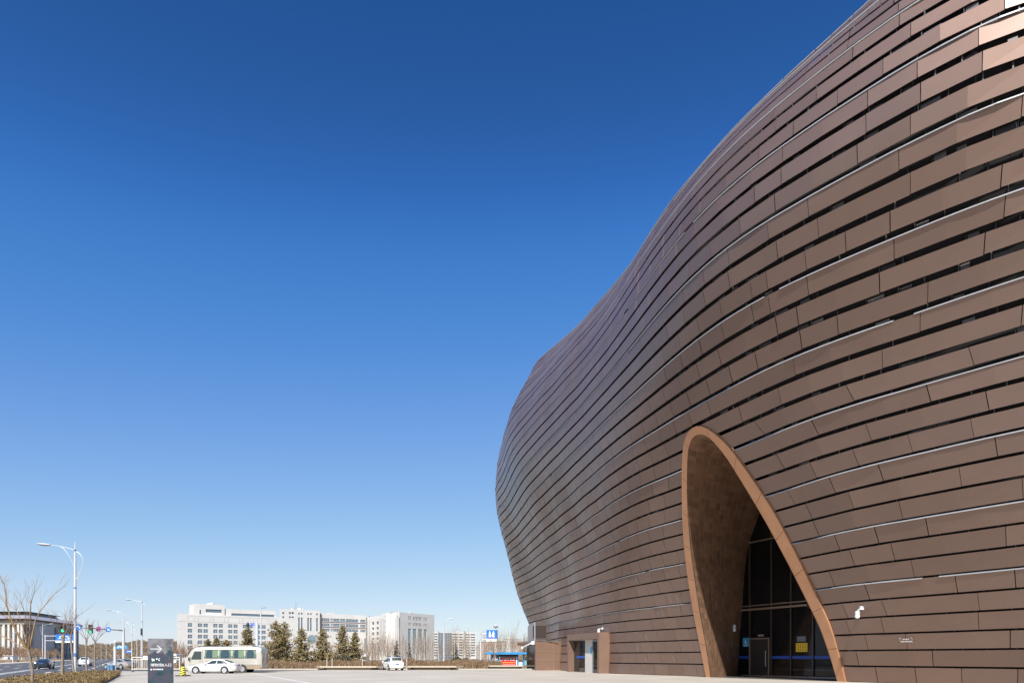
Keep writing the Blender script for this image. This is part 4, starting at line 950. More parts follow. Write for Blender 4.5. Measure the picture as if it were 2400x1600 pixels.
for s in (-1,1):
    for (a,b) in wn_:
        ys=s*1.035
        def P(x,z,o): 
            return (x-bl/2,s*(1.03+o-float(np.interp(z,[1.62,2.247,2.56],[0,.0155,.072]))),z)
        m=MB(); m.quad(P(a,1.5,.010),P(b,1.5,.010),P(b,2.42,.010),P(a,2.42,.010)); fr=m.build('window_frame',M['black_plastic'],bu)
        m=MB(); m.quad(P(a+.06,1.57,.016),P(b-.06,1.57,.016),P(b-.06,2.36,.016),P(a+.06,2.36,.016)); m.build('dark_interior',mat('bus_inside',(.03,.06,.09),.7) if 'bus_inside' not in M else M['bus_inside'],fr)  # dark panel on the body stands in for the unlit inside
        for (c0,c1,full_) in ((a+.06,a+.30,0),(b-(.62 if a<3 or 5<a<6 else .34),b-.06,1 if (a<3 or 5<a<6) else 0)):
            m=MB(); K=10; vs=[]
            for k in range(K+1):
                x=c0+(c1-c0)*k/K
                for z,wv in ((1.57,1),(1.95,1),(2.36,1)):
                    x2=x
                    if not full_ and z<2.2: 
                        cc=c0 if c0<a+.1 else c1; x2=cc+(x-cc)*(.45 if z>1.8 else .6)
                    vs.append(P(x2,z,.024+.008*math.sin(k*2.4)))
            m.add(vs,[(k*3+q,k*3+q+1,k*3+q+4,k*3+q+3) for k in range(K) for q in range(2)]); m.build('curtain',M['curtain'],fr)
        m=MB(); m.quad(P(a+.05,1.56,.040),P(b-.05,1.56,.040),P(b-.05,2.37,.040),P(a+.05,2.37,.040)); m.build('pane',M['glass_bus'],fr)
    m=MB(); K=5; vs=[]
    for k in range(K+1):
        f=k/K
        for g in (0,1):
            z=1.38+g*.86; x=(.74+.36*g)+(1.84-.74-.36*g)*f; vs.append((x-bl/2,s*(1.044-.020*g),z))
    m.add(vs,[(k*2,k*2+1,k*2+3,k*2+2) for k in range(K)]); m.build('cab_window',M['car_glass'],bu)
    m=MB(); m.box(1.95-bl/2,1.97-bl/2,min(s*1.03,s*1.046),max(s*1.03,s*1.046),.45,2.45); m.cbox((1.72-bl/2,s*1.05,1.2),(.22,.03,.05)); m.build('cab_door_edge',M['bus_line'],bu)
    m=MB(); m.tube([(.75-bl/2,s*1.0,1.62),(.62-bl/2,s*1.2,1.58)],.02); m.cbox((.6-bl/2,s*1.22,1.42),(.1,.16,.34),.02); m.build('mirror',M['black_plastic'],bu)
    for wx in (1.55,6.15):
        m=MB(); m.lathe([(.48,-s*.05),(.48,s*.003)],22,(wx-bl/2,s*1.045,.40),'y'); m.build('wheel_arch',M['black_plastic'],bu)
        m=MB(); m.lathe([(.26,s*1.06),(.36,s*1.06),(.39,s*1.02),(.39,s*.8)],22,(wx-bl/2,0,.39),'y'); w_=m.build('wheel',M['tyre'],bu,smooth=40)
        m=MB(); m.lathe([(.27,s*1.063),(.2,s*1.05),(.08,s*1.07)],14,(wx-bl/2,0,.39),'y'); m.build('rim',M['rim'],w_,smooth=40)
    m=MB(); m.cbox((8.16-bl/2,s*.86,1.15),(.1,.16,.4),.02); m.build('tail_light',M['tail_red'],bu)
    m=MB(); m.cbox((.1-bl/2,s*.72,.85),(.2,.36,.24),.04); m.build('headlight',M['lamp_clear'],bu)
    m=MB(); m.cbox((2.45-bl/2,s*1.036,1.18),(.22,.02,.10)); m.build('badge',M['tail_red'],bu)
m=MB(); vs=[]
for k in range(6):
    x=.22+(.86-.22)*k/5; wb,w,zb,zs,wr,zr,_=sec(BUS,x)
    for q in (-1,-.5,0,.5,1): vs.append((x-bl/2-.03,q*wr*1.02,zr+.03-.02*q*q))
m.add(vs,[(k*5+q,k*5+q+1,k*5+q+6,k*5+q+5) for k in range(5) for q in range(4)]); m.build('windscreen',M['car_glass'],bu,smooth=40)
m=MB(); m.cbox((6.0-bl/2,0,2.8),(2.2,1.3,.14),.05); m.build('roof_unit',M['bus_body'],bu)
# simple vans and lorries parked beyond the hedge
def van(label,x0,x1,y,h,paint,cat='van',name='parked_van',face=1):
    L=x1-x0; w=1.9; t=thing(name,label,cat,((x0+x1)/2,y,.02)); m=MB()
    prof=[(-L/2,.45),(-L/2,h*.52),(-L/2+L*.05,h*.56),(-L/2+L*.14,h*.95),(-L/2+L*.2,h),(L/2-.08,h),(L/2,h*.93),(L/2,.45)]
    if face<0: prof=[(-a,b) for a,b in prof[::-1]]
    m.prism(prof,-w/2,w/2); m.build('body',paint,t)
    m=MB()
    for k in range(4): a=-L/2+L*.24+k*L*.18; m.box(min(face*a,face*(a+L*.15)),max(face*a,face*(a+L*.15)),-w/2-.02,-w/2+.01,h*.55,h*.85)
    m.build('side_window',M['car_glass'],t)
    for wx in (-L*.3,L*.3):
        m=MB(); m.lathe([(.36,-w/2-.03),(.36,-w/2+.3)],16,(wx,0,.36),'y'); m.build('wheel',M['tyre'],t)
    return t
van('white minibus half hidden behind the pine trunks beyond the hedge',ax(659,118),ax(694,118),118,2.3,M['car_white'])
van('yellow lorry parked beyond the hedge between two round bushes',ax(762,120),ax(779,120),120,2.4,M['van_yellow'],'lorry','parked_lorry')
van('small white van beyond the hedge, left of the tall thin spruces',ax(847,124),ax(862,124),124,2.1,M['car_white'])
van('white van far down the road under the small blue road sign',-.535*330-2,-.535*330+2.4,330,2.4,M['car_white'])
van('white van behind the railing right of the entrance sign',ax(404,112),ax(420,112),112,2.2,M['car_white'])

# ------------------------------------------------------------------ street lamps
def lamp_arms(m,side,L,top):
    s=side
    m.tube([(s*-.0,0,top-.75),(s*-L*.3,0,top-.52),(s*-L*.62,0,top-.36),(s*-L*.8,0,top-.3)],[.034,.03,.028,.025])
    m.tube([(0,0,top-.8),(s*.35,0,top-1.0),(s*.62,0,top-1.35),(s*.68,0,top-1.8),(s*.55,0,top-2.3),(s*.32,0,top-2.75),(s*.25,0,top-3.2)],.024)
    m.tube([(s*-.06,0,top-2.3),(s*-.2,0,top-1.8),(s*-.5,0,top-1.2),(s*-L*.36,0,top-.62),(s*-L*.5,0,top-.43)],.015)
    m.tube([(0,0,top-3.1),(s*.27,0,top-3.1)],.03)
def lamp_head(m,side,L,top):
    s=side; vs=[];fs=[]
    for i in range(9):
        f=i/8; w=.22*math.sin(math.pi*min(1,(f*.86+.07)))**.7; x=s*-(L*.78+f*1.15)
        z=top-.30+.09*f*f
        for k in range(8):
            a=2*math.pi*k/8; vs.append((x,w*math.cos(a),z+w*.55*math.sin(a)))
    for i in range(8):
        for k in range(8): fs.append((i*8+k,i*8+(k+1)%8,i*8+8+(k+1)%8,i*8+8+k))
    m.add(vs,fs)
def street_lamp(label,x,y,h,side=1,L=3.4,rot=0,ctrl=False,group='street lamps along the road',double=False):
    t=thing('street_lamp',label,'street lamp',(x,y,0),rot,group)
    m=MB(); m.tube([(0,0,0),(0,0,h*.5),(0,0,h-1.3),(0,0,h)],[.115,.10,.08,.025],10); m.build('pole',M['white_metal'],t,smooth=40)
    m=MB(); lamp_arms(m,side,L,h); m.build('arm',M['white_metal'],t,smooth=40)
    m=MB(); lamp_head(m,side,L,h); m.build('lamp_head',M['white_metal'],t,smooth=50)
    m=MB()
    for z,r in ((h-.75,.095),(h-3.9,.105),(1.9,.125),(1.75,.125)): m.tube([(0,0,z-.06),(0,0,z+.06)],r,10)
    m.build('blue_band',M['band_blue'],t)
    if ctrl: m=MB(); m.cbox((-.02,-.2,h-5.5),(.18,.2,1.1),.03); m.build('control_box',M['dark_metal'],t)
    return t
street_lamp('tallest white street lamp in front, among the bare street trees',ax(176,57),57,11.3,1,2.6)
street_lamp('white street lamp with a dark control box, rising left of the entrance sign',ax(333,111),111,11.3,1,2.2,ctrl=True)
for u,Y,h,lab in ((289,136,8.9,'white street lamp standing beside the traffic light mast'),(309,179,11.3,'white street lamp behind the traffic light mast, third along the kerb'),
        (321,222,11.3,'small distant white street lamp, fourth along the kerb'),(330,262,11.0,'tiny far white street lamp next to the nearer lamp with a control box')):
    street_lamp(lab,ax(u,Y),Y,h if u!=289 else 11.3,1,3.4 if u!=289 else 3.0)
street_lamp('white street lamp across the road, beside the blue direction sign mast',ax(100,192),192,11.3,-1,2.2)
street_lamp('white street lamp across the road at far left, behind the large bare tree',ax(30,187),187,9.0,-1,2.0)
street_lamp('thin distant lamp across the road, left of the white camera post',ax(237,470),470,11.3,-1,2.6)
street_lamp('thin distant lamp across the road, next to the white camera post',ax(249,440),440,11.3,-1,2.6)
def hook_lamp(label,u,Y,vt,r,dark):
    h=az(vt,Y); t=thing('street_lamp',label,'street lamp',(ax(u,Y),Y,0),0,'street lamps along the road')
    m=MB(); m.tube([(0,0,0),(0,0,h*.5),(0,0,h-1.2)],[.16,.13,.09],10); m.build('pole',M['white_metal'],t,smooth=40)
    m=MB(); m.tube([(0,0,h-1.25),(.05,0,h-.8),(r*.3,0,h-.35),(r*.7,0,h-.08)],.05,8); m.build('arm',M['white_metal'],t,smooth=40)
    m=MB(); m.cbox((r*.7+.3,0,h),(.75,.3,.16),.05); o=m.build('lamp_head',M['grey_metal'] if dark else M['white_metal'],t)
    return t
hook_lamp('grey headed street lamp right behind the rear of the beige bus',611,122,1423,.25,True)
hook_lamp('white curved street lamp in front of the blue and white tower',1040.5,123,1449,1.5,False)
# ------------------------------------------------------------------ direction sign across the road
Y=190; t=thing('direction_sign','blue direction sign with white symbols on a two armed white mast across the road','road sign',(ax(106,Y),Y,0))
h=az(1489,Y)
m=MB(); m.tube([(0,0,0),(0,0,h+.3)],[.18,.14],10); m.build('mast',M['white_metal'],t,smooth=40)
for v in (1489.5,1500.5):
    m=MB(); z=az(v,Y); m.tube([(-.2,0,z),(4.2,0,z)],.09,8); m.build('arm',M['white_metal'],t)
x0,x1=(131-106)/1600*Y,(172.5-106)/1600*Y; z0,z1=az(1505,Y),az(1486,Y)
m=MB(); m.box(x0,x1,-.16,-.1,z0+.55,z1); p=m.build('panel',M['sign_blue'],t)
m=MB(); m.box(x0,x1,-.165,-.1,z0,z0+.54); m.build('lower_panel',M['sign_white'],t)
m=MB(); zc=(z0+.55+z1)/2
def sk(mb,pts,w,y=-.19):
    for a,b in zip(pts[:-1],pts[1:]): stroke(mb,a,b,w,y,-.155)
sk(m,[(x0+.8,zc-.35),(x0+1.3,zc-.1),(x0+1.1,zc+.3),(x0+1.7,zc+.35)],.16); sk(m,[(x0+1.3,zc-.1),(x0+2.0,zc-.25)],.2)
sk(m,[(x0+2.5,zc-.35),(x0+2.9,zc+.35),(x0+3.4,zc+.3),(x0+3.8,zc-.35)],.17,-.192); sk(m,[(x0+2.6,zc-.38),(x0+3.9,zc-.38)],.14)
m.build('symbol',M['sign_white'],p)
# ------------------------------------------------------------------ traffic light mast
Y=118; X=ax(289.5,Y); t=thing('traffic_light','white mast with a long arm carrying two green traffic lights and round road signs','traffic light',(X,Y,0))
ha=az(1476.5,Y); ad=Vector((ax(150,110)-X,110-Y,az(1467.5,110)-ha))
m=MB(); m.tube([(0,0,0),(0,0,ha+.35)],[.24,.20],12); m.build('mast',M['white_metal'],t,smooth=40)
m=MB(); m.tube([(0,0,ha),tuple(Vector((0,0,ha))+ad)],[.10,.05],8); m.tube([(.0,0,ha),tuple(Vector((0,0,ha))+ad*.09)],[.14,.12],8); m.build('arm',M['grey_metal'],t,smooth=40)
def on_arm(u): 
    f=(289.5-u)/(289.5-150); return Vector((0,0,ha))+ad*f
for u,vt,vb in ((150.5,1459.5,1481),(212.5,1463,1483.5)):
    c=on_arm(u); Yc=Y+c.y; w=9/1600*Yc; hh=(vb-vt)/1600*Yc; zc=az((vt+vb)/2,Yc)
    m=MB(); m.cbox((c.x,c.y-.25,zc),(w,.3,hh),.04); sg=m.build('signal',M['black_plastic'],t)
    m=MB(); 
    for k in (1,0): m.lathe([(w*.36,-.42),(w*.36,-.39)],14,(c.x,c.y,zc+hh*.31*k+.02),'y')
    m.build('dark_lens',M['lens_off'],sg)
    m=MB(); m.lathe([(w*.40,-.43),(w*.40,-.39)],16,(c.x,c.y,zc-hh*.31),'y'); m.build('green_lens',M['green_lens'],sg)
    m=MB()
    for k in (1,0,-1): m.add([(c.x+w*.42*math.cos(a)*q,c.y-y_,zc+hh*.31*k+w*.42*math.sin(a)) for y_ in (.40,.60) for a in (0,.8,1.57,2.34,3.14) for q in (1,)],[(i,i+1,i+6,i+5) for i in range(4)])
    m.build('visor',M['black_plastic'],sg)
    m=MB(); m.cbox((c.x,c.y-.05,c.z),(.2,.3,.25)); m.build('bracket',M['grey_metal'],sg)
def round_sign(u,mname,label):
    c=on_arm(u); r=6.3/1600*(Y+c.y)
    m=MB(); m.lathe([(r,-.24),(r,-.2)],24,(c.x,c.y,c.z-.02),'y'); s=m.build('round_sign',M[mname],t); s['label']=label; return s,c,r
s,c,r=round_sign(184,'sign_blue','round blue sign with a white turning arrow')
m=MB(); 
def cs(mb,c,pts,w):
    for a,b in zip(pts[:-1],pts[1:]):
        a=Vector((c.x+a[0],0,c.z+a[1])); b=Vector((c.x+b[0],0,c.z+b[1])); d=(b-a).normalized(); n=Vector((-d.z,0,d.x))*w/2
        mb.prism([(q.x,q.z) for q in (a-n,b-n,b+n,a+n)],c.y-.262,c.y-.235)
cs(m,c,[(-.28,-.2),(-.28,.12),(-.1,.25),(.12,.2),(.2,-.02)],.09); cs(m,c,[(.08,.0),(.2,-.16),(.32,.02)],.07); m.build('symbol',M['sign_white'],s)
s,c,r=round_sign(230.5,'sign_purple','round purple and red sign with a dark symbol')
m=MB(); cs(m,c,[(-.24,-.12),(-.08,-.12),(.0,.06),(.22,.06)],.05); cs(m,c,[(-.16,-.12),(-.16,.1)],.05); cs(m,c,[(.18,-.14),(.18,.12)],.05); cs(m,c,[(-.28,-.18),(.28,-.18)],.04); m.build('symbol',M['dark_metal'],s)
m=MB(); m.lathe([(r*1.02,-.235),(r*1.02,-.2)],24,(c.x,c.y,c.z-.02),'y'); m.build('red_border',M['sign_red'],s)
s,c,r=round_sign(253.5,'sign_blue','round blue sign with a white vehicle symbol')
m=MB(); cs(m,c,[(-.28,-.12),(-.1,.16),(.02,.02),(.28,-.05)],.08); cs(m,c,[(-.2,-.14),(.28,-.14)],.08); cs(m,c,[(.1,-.1),(.12,.14)],.07); m.build('symbol',M['sign_white'],s)
# small far signs
def far_sign(label,u0,u1,v0,v1,Y,mname,px_):
    t=thing('road_sign',label,'road sign',(ax(px_,Y),Y,0)); zc=az((v0+v1)/2,Y)
    m=MB(); m.tube([(0,0,0),(0,0,az(v0,Y)+.1)],.12,8); m.build('post',M['white_metal'],t)
    a,b=(u0-px_)/1600*Y,(u1-px_)/1600*Y
    m=MB(); m.box(a,b,-.2,-.12,az(v1,Y),az(v0,Y)); p=m.build('panel',M[mname],t)
    m=MB(); sk(m,[(a+(b-a)*.2,zc-.2),(a+(b-a)*.4,zc+.25),(a+(b-a)*.55,zc-.1),(a+(b-a)*.85,zc+.1)],.18,-.215); m.build('symbol',M['sign_white'],p)
far_sign('pale blue road sign behind the white camera post',271,299,1511.5,1519.5,150,'sign_cyan',288.5)
far_sign('small blue road sign far along the road',296,310,1523,1528.5,300,'sign_blue',308)
# white post with a camera cap, litter bin
x,y=px(269.5,1574.5); t=thing('camera_post','white post with a grey cap standing at the corner beside the blue litter bin','post',(x,y,0))
h=az(1502,y); m=MB(); m.tube([(0,0,0),(0,0,h-.5)],.15,12); m.build('post',M['white_metal'],t,smooth=40)
m=MB(); m.tube([(0,0,h-.5),(0,0,h-.12)],.18,12); m.build('cap',M['grey_metal'],t); m=MB(); m.tube([(0,0,h-.12),(0,0,h+.1)],.1,10); m.build('beacon',M['sign_white'],t)
m=MB(); m.tube([(-.15,0,h-.2),(-.5,0,h-.2),(-.5,0,h-.45)],.05); m.build('arm',M['white_metal'],t)
x,y=px(260.5,1578.5); t=thing('litter_bin','blue twin litter bin at the tip of the planted bed','litter bin',(x,y,0)); w=13/1600*y
for k in (-.26,.26):
    m=MB(); m.cbox((k*w*1.0,0,.42),(w*.48,.45,.72),.03)
    b=m.build('bin',M['bin_blue'],t)
    m=MB(); 
    for q in (-.3,0,.3): m.box(k*w+q*w*.4-.012,k*w+q*w*.4+.012,-.24,-.22,.12,.74)
    m.build('rib',M['grey_metal'],b)
m=MB(); m.cbox((0,0,.82),(w*1.06,.5,.08),.02); m.build('lid',M['bin_blue'],t)
# ------------------------------------------------------------------ railing
P0=Vector((*px(310,1568.8),0)); P1=Vector((*px(421,1568.6),0)); d=(P1-P0); n=max(1,int(d.length/2.4)); 
t=thing('railing','cream metal railing behind the entrance sign at the edge of the side road','railing',P0,math.atan2(d.y,d.x)); L=d.length
m=MB()
for z,r in ((1.62,.07),(1.32,.05),(.12,.05)): m.tube([(0,0,z),(L,0,z)],r,6)
m.build('rail',M['rail_cream'],t)
m=MB()
for k in range(int(L/.26)): m.box(k*.26-.015,k*.26+.015,-.015,.015,.12,1.32)
m.build('bars',M['rail_cream'],t)
for k in range(n+1):
    m=MB(); m.cbox((L*k/n,0,.82),(.10,.10,1.64)); m.build('post',M['rail_cream'],t)
# ------------------------------------------------------------------ stone benches along the plaza edge
def bench(label,u0,u1,v):
    y=px(0,v)[1]; x0,x1=ax(u0,y),ax(u1,y); t=thing('stone_bench',label,'bench',((x0+x1)/2,y,0),0,'stone benches along the plaza edge'); L=(x1-x0)
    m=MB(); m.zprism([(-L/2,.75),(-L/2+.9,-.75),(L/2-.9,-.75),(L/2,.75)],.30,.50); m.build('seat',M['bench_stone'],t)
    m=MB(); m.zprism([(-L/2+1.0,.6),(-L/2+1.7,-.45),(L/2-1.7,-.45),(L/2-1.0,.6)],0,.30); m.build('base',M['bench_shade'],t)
bench('long tan stone bench left of the white sport utility car',738,901,1568.8)
bench('tan stone bench right of the white sport utility car',942,1086,1568.4)
bench('tan stone bench in front of the blue bus shelter',1116,1240,1566.5)
# ------------------------------------------------------------------ blue sign with two figures
Y=130; X=ax(1126.8,Y); t=thing('figure_sign','blue square sign with two white figures on a white mast by the bus shelter','road sign',(X,Y,0))
m=MB(); m.tube([(0,0,0),(0,0,az(1481,Y))],[.2,.13],10); m.build('mast',M['white_metal'],t,smooth=40)
m=MB()
for v in (1484.3,1498): z=az(v,Y); m.tube([(-.35,0,z),(3.2,0,z)],.06,8); m.cbox((0,0,z),(.5,.3,.12))
m.build('arm',M['grey_metal'],t)
x0,x1=(1140-1126.8)/1600*Y,(1164.5-1126.8)/1600*Y; z0,z1=az(1502.3,Y),az(1475.5,Y); zs_=z0+(z1-z0)*.24
m=MB(); m.box(x0,x1,-.25,-.1,zs_,z1); p=m.build('panel',M['sign_blue'],t)
m=MB(); m.box(x0-.02,x1+.02,-.252,-.1,z0,zs_-.005); m.build('lower_panel',M['sign_white'],t)
m=MB(); m.box(x1+.0,x1+.14,-.15,.1,z0+.1,z1); m.build('side_return',M['dark_metal'],t)
m=MB(); cx_=(x0+x1)/2; cz=(zs_+z1)/2; k=.33
for s in (-1,1):
    ox=cx_+s*.34
    m.lathe([(.085,-.27),(.085,-.252)],12,(ox,0,cz+.56),'y')
    m.prism([(ox-.20,cz+.2),(ox-.09,cz+.46),(ox+.09,cz+.46),(ox+.20,cz+.2),(ox+.17,cz-.3),(ox-.17,cz-.3)],-.27,-.252)
    m.prism([(ox-.26,cz-.3),(ox+.26,cz-.3),(ox+.26,cz-.42),(ox-.26,cz-.42)],-.268,-.252)
    for q in (-.09,.09): m.prism([(ox+q-.05,cz-.42),(ox+q+.05,cz-.42),(ox+q+.05,cz-.66),(ox+q-.05,cz-.66)],-.268,-.252)
m.prism([(cx_-.2,cz-.22),(cx_,cz-.12),(cx_+.2,cz-.22),(cx_,cz-.3)],-.272,-.252)
m.build('figures',M['sign_white'],p)
# ------------------------------------------------------------------ lotus shaped high lamp
Y=200; t=thing('street_lamp','tall lamp with a lotus shaped cluster of heads behind the figure sign','street lamp',(ax(1162,Y),Y,0)); h=az(1469,Y)
m=MB(); m.tube([(0,0,0),(0,0,h)],[.25,.14],10); m.build('pole',M['white_metal'],t,smooth=40)
for k in range(8):
    a=2*math.pi*k/8; m=MB(); c,s=math.cos(a),math.sin(a); m.tube([(0,0,h-.1),(c*.5,s*.5,h),(c*.75,s*.75,h+.4)],[.1,.18,.08],6); m.build('petal',M['grey_metal'],t)
for k in range(4):
    a=2*math.pi*k/4+.1; c,s=math.cos(a),math.sin(a); m=MB(); m.tube([(0,0,h+.5),(c*1.4,s*1.4,h+.62)],.03); m.cbox((c*1.5,s*1.5,h+.62),(.3,.3,.12)); m.build('arm_light',M['white_metal'],t)
m=MB(); m.lathe([(.3,h-.1),(.34,h+.2),(.2,h+.5),(.22,h+.75),(.08,h+.95)],10); m.build('centre',M['white_metal'],t,smooth=40)
# ------------------------------------------------------------------ bus shelter
Y=122; t=thing('bus_shelter','blue bus shelter with a red advertising panel beside the museum','bus shelter',(ax(1139,Y),Y,0))
def sx(u): return (u-1139)/1600*Y
zr0,zr1=az(1532.5,Y),az(1527.8,Y)
m=MB(); m.zprism([(sx(1138),-.9),(sx(1150),-1.2),(sx(1246),-1.2),(sx(1246),1.1),(sx(1148),1.1)],zr0,zr1-.12); m.zprism([(sx(1139),-.6),(sx(1246),-.9),(sx(1246),.8),(sx(1146),.8)],zr1-.12,zr1); m.build('roof',M['shelter_blue'],t)
for a,b in ((1150,1153),(1167,1170),(1212,1215.5),(1226,1229)):
    m=MB(); m.box(sx(a),sx(b),-.1,.15,0,zr0); m.build('post',M['shelter_blue'],t)
m=MB(); m.box(sx(1153),sx(1212),-.02,.06,zr0-.42,zr0-.02); m.build('route_board',M['dark_metal'],t)
m=MB(); m.box(sx(1153),sx(1167),-.06,.08,zr0-.75,zr0-.42); m.build('beam',M['shelter_blue'],t)
m=MB(); m.box(sx(1171.5),sx(1211.5),-.05,.05,.1,zr0-.42); m.build('panel_frame',M['sign_white'],t)
m=MB(); a,b=sx(1173),sx(1209.5); m.box(a,b,-.07,-.045,.16,zr0-.5); ad_=m.build('advertising_panel',M['sign_red'],t)
ch=(zr0-.5-.16); cxm=(a+b)/2
m=MB(); put_text(m,'好百年家居',.50,cxm,.16+ch*.72,-.075,bold=.012); m.build('lettering',M['sign_white'],ad_)
m=MB()
for k in range(10): x=a+.18+(b-a-.36)*k/10; m.box(x,x+.17,-.078,-.07,.16+ch*.32,.16+ch*.32+.09); m.box(x+.05,x+.11,-.079,-.07,.16+ch*.32,.16+ch*.32+.16)
m.build('yellow_lettering',M['sign_yellow'],ad_)
m=MB()
for k in range(16): x=a+.15+(b-a-.3)*k/16; m.box(x,x+.08,-.078,-.07,.16+ch*.12,.16+ch*.12+.07)
m.build('small_lettering',M['sign_white'],ad_)
m=MB(); m.box(sx(1229.5),sx(1246),-.02,.03,.25,zr0-.5); m.build('clear_panel',M['glass_clear'],t)
m=MB(); K=12; c=sx(1160); 
for k in range(K):
    a0,a1=math.pi*k/K,math.pi*(k+1)/K; m.prism([(c+.42*math.cos(a0),.62*math.sin(a0)),(c+.42*math.cos(a1),.62*math.sin(a1)),(c+.56*math.cos(a1),.76*math.sin(a1)),(c+.56*math.cos(a0),.76*math.sin(a0))],-.03,.05)
m.build('arched_frame',M['frame_dark'],t)
m=MB(); m.cbox((sx(1220),.1,.45),(.7,.3,.6),.05); wb_=m.build('ticket_box',M['sign_white'],t)
# ------------------------------------------------------------------ ornamental light with a blue star
Y=127; t=thing('ornamental_light','pale blue post with a blue star light and a dark cone behind the bus','ornamental light',(ax(602.3,Y),Y,0)); h=az(1460,Y)
m=MB(); m.tube([(0,0,0),(0,0,h)],.27,10); m.build('post',mat('post_blue',(.50,.56,.62),.4),t,smooth=40)
m=MB(); c=Vector(((592-602.3)/1600*Y,-.1,az(1463,Y)))
for k in range(10):
    a=2*math.pi*k/10+.2; r=.62 if k%2 else .4; m.tube([tuple(c),(c.x+r*math.cos(a),c.y,c.z+r*math.sin(a)*.9)],[.05,.03],5)
    m.tube([(c.x+r*.6*math.cos(a),c.y,c.z+r*.55*math.sin(a)),(c.x+r*.8*math.cos(a+.4),c.y,c.z+r*.75*math.sin(a+.4))],.035,5)
m.tube([tuple(c),(0,0,az(1466,Y))],.03); m.build('star',M['star_blue'],t)
m=MB(); c=((581-602.3)/1600*Y,0,az(1466,Y)); m.lathe([(.05,-.85),(.22,-.2),(.3,.3),(.12,.62),(.02,.7)],9,c); m.tube([c,(0,0,az(1472,Y))],.03); m.build('dark_cone',M['dark_metal'],t)

# ------------------------------------------------------------------ plants
def grow(mb,tips,p,d,L,r,depth,rg,spread=.5,up=.25,n=4):
    a=Vector(p); d=Vector(d).normalized(); pts=[a]; rr=[r]
    for k in range(1,3+1):
        d=(d+Vector((rg.uniform(-.14,.14),rg.uniform(-.14,.14),rg.uniform(-.05,.12)))).normalized()
        pts.append(pts[-1]+d*L/3); rr.append(r*(1-.14*k))
    mb.tube(pts,rr,n if r>.03 else 3,cap=False)
    if depth<=0: tips.append((pts[-1],d)); return
    for k in range(rg.choice([2,3,3])):
        base=pts[rg.choice([2,3,3])]; q=Vector((rg.uniform(-1,1),rg.uniform(-1,1),rg.uniform(-.4,.8))).normalized()
        nd=(d+q*spread*rg.uniform(.6,1.3)+Vector((0,0,up))).normalized()
        grow(mb,tips,base,nd,L*rg.uniform(.55,.8),r*rg.uniform(.45,.62),depth-1,rg,spread,up,n)
# large pruned street tree at the left edge, limb by limb
Y=31.5
def tp(u,v,dy=0.0): return Vector((ax(u,Y+dy),Y+dy,az(v,Y+dy)))
x=tp(73,1610); t=thing('street_tree','large bare street tree with golden upright limbs at the left edge','tree',(x.x,Y,0))
off=(x.x,Y,0); m=MB()
m.tube([(x.x,Y,-.1),tp(76,1596),tp(76,1570),tp(70,1540),tp(66,1523)],[.085,.075,.066,.062,.075],10); m.build('trunk',M['bark'],t,off,smooth=50)
m=MB(); tips=[]; rg=random.Random(3)
LIMB=[([(66,1522),(50,1505),(28,1455),(14,1416),(14,1394),(10,1370),(0,1348)],.075,0),([(66,1522),(46,1490),(30,1465),(18,1420),(0,1398)],.06,.5),
 ([(67,1521),(69,1500),(71,1455),(72,1415),(79,1390)],.07,-.4),([(68,1522),(75,1490),(82,1455),(92,1435),(105,1418),(128,1391)],.065,.3),
 ([(66,1522),(58,1490),(48,1450),(38,1430),(18,1412)],.05,.8),([(66,1522),(62,1480),(60,1440),(50,1414)],.045,-.8),([(64,1522),(30,1503),(0,1487),(-30,1470)],.05,1.0),([(65,1522),(40,1480),(20,1450),(-20,1425)],.06,-.6)]
for pts,r,dy in LIMB:
    P=[tp(u,v,dy*k*.5) for k,(u,v) in enumerate(pts)]; n=len(P)
    m.tube(P,[.56*r*(1-.72*k/(n-1)) for k in range(n)],6,cap=False)
    for k in range(max(1,n-3),n):
        for q in range(3): grow(m,tips,P[k],(P[k]-P[k-1])+Vector((rg.uniform(-.7,.7),rg.uniform(-.7,.7),rg.uniform(-.3,.8)))*.5,rg.uniform(.35,.8),.008,1,rg,.7,.1,3)
m.build('crown',M['bark_gold'],t,off,smooth=60)
# four thinner pruned trees in the planted bed
def small_tree(label,ub,vb,ut,vt,vtop,seed,dY=None,tr_=.07):
    global Y
    y=dY; rg=random.Random(seed); b=Vector((ax(ub,y),y,0)); tt=Vector((ax(ut,y),y,az(vt,y))); H=az(vtop,y)
    t=thing('street_tree',label,'tree',tuple(b)); m=MB(); mid=b.lerp(tt,.45)+Vector((rg.uniform(-.12,.12),0,0))
    m.tube([b+Vector((0,0,-.1)),mid,tt],[tr_*1.2,tr_*.95,tr_],8); m.ball(tuple(tt),tr_*1.35,8,5,(1,1,1.4)); m.build('trunk',M['bark'],t,tuple(b),smooth=50)
    m=MB(); tips=[]
    for k in range(6):
        a=2*math.pi*k/6+rg.uniform(0,.6); grow(m,tips,tt,(math.cos(a)*.55,math.sin(a)*.55,1),(H-tt.z)*rg.uniform(.42,.72),.024,2,rg,.55,.12,3)
    m.build('crown',M['twig_dark'],t,tuple(b))
small_tree('bare street tree with a thick knotted trunk left of the tall lamp',146,1598,148,1492,1425,11,46,.1)
small_tree('slim bare street tree immediately left of the tall lamp pole',174.5,1590,165.5,1492,1440,12,51)
small_tree('bare street tree immediately right of the tall lamp pole',204,1577,202.5,1500,1462,13,56)
small_tree('bare street tree right of the tall lamp, with long slanting branches toward the signs',225,1575,223,1505,1460,14,58)
